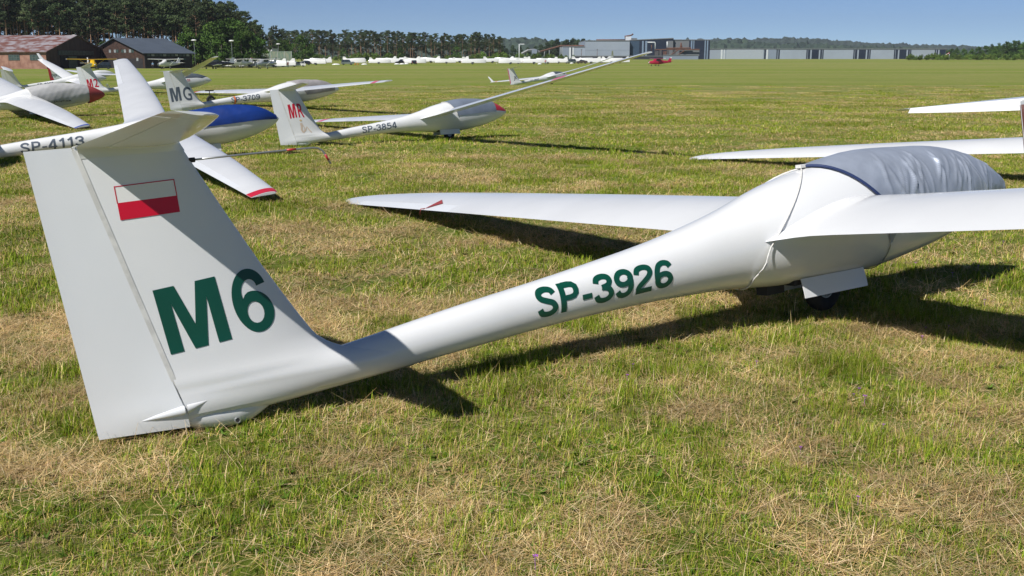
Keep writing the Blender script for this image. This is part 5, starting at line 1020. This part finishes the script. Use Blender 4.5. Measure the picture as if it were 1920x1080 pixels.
car('grey green van parked on the grass beside two orange cones', 651, 376, 2, paint('grey_green_car_paint', (.14, .17, .16)), 'van', 'parked_van'); car('dark car hitched before a long white trailer', 571, 372, 186, P_BLACK, 'hatch'); car('black estate car between white trailers', 752, 402, 200, P_BLACK, 'suv'); car('black hatchback seen from behind against the trailers', 776, 388, 100, P_BLACK, 'hatch')
car('brown sport utility car at the end of the trailer row', 1091, 412, 183, paint('brown_car_paint', (.07, .05, .04)), 'suv'); car('dull green estate car beside the brown car', 1070, 416, 205, paint('dull_green_car_paint', (.16, .20, .19)), 'suv'); car('small white car parked before the arched hangar', 560, 332, 190, P_WHITE, 'hatch'); car('dark blue car in the shade by the brown hangar', 191, 258, 200, paint('dark_blue_car_paint', (.01, .015, .03)), 'suv'); car('pale silver car between the aircraft and the arched hangar', 545, 345, 175, P_SILV, 'hatch')
# cones, white ground markers, lamps
for px in (666, 671): o = MB().tube([(0, 0, 0), (0, 0, .75)], .20, 10, .04).box((0, 0, .02), (.5, .5, .04)).build('traffic_cone', M_ORANGE, None); o.location = GP(px, 374); tag(o, 'orange traffic cone beside the grey green van', 'cone', 'orange cones')
for k, (px, dep, sx) in enumerate(((630, 372, 1.5), (683, 376, 1.1), (744, 384, 1.0), (754, 384, 1.0), (762, 390, .9), (537, 330, .8), (1012, 386, .8), (1072, 408, .7))):
    mb = MB(); mb.loft([[(sx * f * math.cos(a), .4 * f * math.sin(a), z) for a in [2 * math.pi * j / 10 for j in range(10)]] for f, z in ((1, 0), (.95, .22), (.6, .42), (.15, .5))]); o = mb.build('cover_bag', P_WHITE, None); o.location = GP(px, dep); tag(o, 'small white bundle lying on the grass before the trailers', 'bundle', 'white bundles on the far grass')
for px, ty, dep in ((80, 69, 292), (142.5, 67, 294), (366, 76, 283), (436, 77, 290), (523, 83, 345)):
    q = GP(px, dep); zt = W(px, ty, dep).z - q.z; o = empty('lamp_post', q, 0, 'tall grey lamp post with a white lamp head near the hangars', 'lamp post', 'lamp posts'); MB().tube([(0, 0, -.2), (0, 0, zt)], .09, 8, .05).build('pole', mat('grey_pole', (.14, .155, .17), .5), o); MB().loft([[(f * .75 * math.cos(a), f * .4 * math.sin(a), zt + z) for a in [2 * math.pi * j / 12 for j in range(12)]] for f, z in ((.5, -.12), (1, .02), (.8, .2), (.3, .28))]).build('lamp_head', P_WHITE, o)
# people by the hangar and the trailers
M_SKIN = mat('skin', (.50, .32, .23), .6)
def person(label, px, depth, top, legs, facing=0.):
    q = GP(px, depth); h = 1.75; J = {'pel': (0, 0, .95), 'chest': (0, 0, 1.3), 'neck': (0, 0, 1.48), 'head': (0, .02, 1.58), 'crown': (0, .02, 1.70), 'hl': (.1, 0, .9), 'kl': (.12, .04, .5), 'al': (.12, 0, .08), 'tl': (.13, .16, .04), 'hr': (-.1, 0, .9), 'kr': (-.12, -.02, .5), 'ar': (-.13, -.06, .08), 'tr': (-.14, .1, .04), 'sl': (.19, 0, 1.40), 'el': (.26, -.03, 1.12), 'wl': (.25, .08, .88), 'gl': (.25, .11, .78), 'sr': (-.19, 0, 1.40), 'er': (-.27, .0, 1.12), 'wr': (-.24, .14, .92), 'gr': (-.23, .18, .83)}
    R_ = {'pel': .14, 'chest': .15, 'neck': .06, 'head': .09, 'crown': .085, 'hl': .1, 'kl': .065, 'al': .045, 'tl': .04, 'hr': .1, 'kr': .065, 'ar': .045, 'tr': .04, 'sl': .07, 'el': .045, 'wl': .033, 'gl': .035, 'sr': .07, 'er': .045, 'wr': .033, 'gr': .035}
    E = [('pel', 'chest'), ('chest', 'neck'), ('neck', 'head'), ('head', 'crown'), ('pel', 'hl'), ('hl', 'kl'), ('kl', 'al'), ('al', 'tl'), ('pel', 'hr'), ('hr', 'kr'), ('kr', 'ar'), ('ar', 'tr'), ('chest', 'sl'), ('sl', 'el'), ('el', 'wl'), ('wl', 'gl'), ('chest', 'sr'), ('sr', 'er'), ('er', 'wr'), ('wr', 'gr')]
    ks = list(J); me = bpy.data.meshes.new('body'); me.from_pydata([J[k] for k in ks], [(ks.index(a), ks.index(b)) for a, b in E], []); tmp = bpy.data.objects.new('body', me); COL.objects.link(tmp); md = tmp.modifiers.new('skin', 'SKIN'); sv = me.skin_vertices[0].data
    for i, k in enumerate(ks): sv[i].radius = (R_[k], R_[k] * .85); sv[i].use_root = k == 'pel'
    tmp.modifiers.new('sub', 'SUBSURF').levels = 2; tmp.modifiers['sub'].render_levels = 2; dg = bpy.context.evaluated_depsgraph_get(); dg.update(); m2 = bpy.data.meshes.new_from_object(tmp.evaluated_get(dg)); bpy.data.objects.remove(tmp)
    m2.materials.clear(); [m2.materials.append(x) for x in (M_SKIN, top, legs)]
    for f in m2.polygons: c = f.center; f.material_index = 2 if c.z < .95 and abs(c.x) < .2 else (1 if c.z < 1.46 and not (c.z < 1.0) else 0); f.use_smooth = True
    root = empty('person', q, facing, label, 'person'); o = link(bpy.data.objects.new('body', m2), root)
    MB().loft([[(.10 * f * math.cos(a), .02 + .11 * f * math.sin(a), z) for a in [2 * math.pi * j / 12 for j in range(12)]] for f, z in ((1, 1.60), (1.0, 1.68), (.8, 1.75), (.3, 1.79))]).build('hair', mat('brown_hair', (.06, .04, .03), .7), root); return root
person('person in a light blue top standing by the black hangar', 286, 268, mat('light_blue_shirt', (.18, .32, .50), .8), mat('dark_trousers', (.03, .03, .04), .8), math.pi); person('person in a red top and blue trousers among the white trailers', 1022.5, 384, mat('red_shirt', (.45, .04, .05), .8), mat('blue_trousers', (.05, .08, .2), .8), 2.4); person('person in dark clothes standing before the arched hangar', 540, 300, mat('dark_red_shirt', (.2, .04, .04), .8), mat('dark_trousers', (.03, .03, .04), .8), 3.6)

# ------------------------------------------------------------------ summer haze over the whole field
hz = MB().box((0, 2020, 75), (8000, 4360, 170)).build('haze', mat('unused', (.5, .5, .5)), None, smooth=False)
hm = bpy.data.materials.new('haze_air'); hm.use_nodes = True; hn = hm.node_tree; hn.nodes.remove(hn.nodes['Principled BSDF'])
pv = hn.nodes.new('ShaderNodeVolumePrincipled'); pv.inputs['Color'].default_value = (.80, .88, 1.0, 1); pv.inputs['Density'].default_value = 1.0e-4; pv.inputs['Anisotropy'].default_value = .2
hn.links.new(pv.outputs[0], hn.nodes['Material Output'].inputs['Volume']); hz.data.materials[0] = hm; tag(hz, 'pale summer haze hanging over the whole airfield', 'haze', kind='stuff')
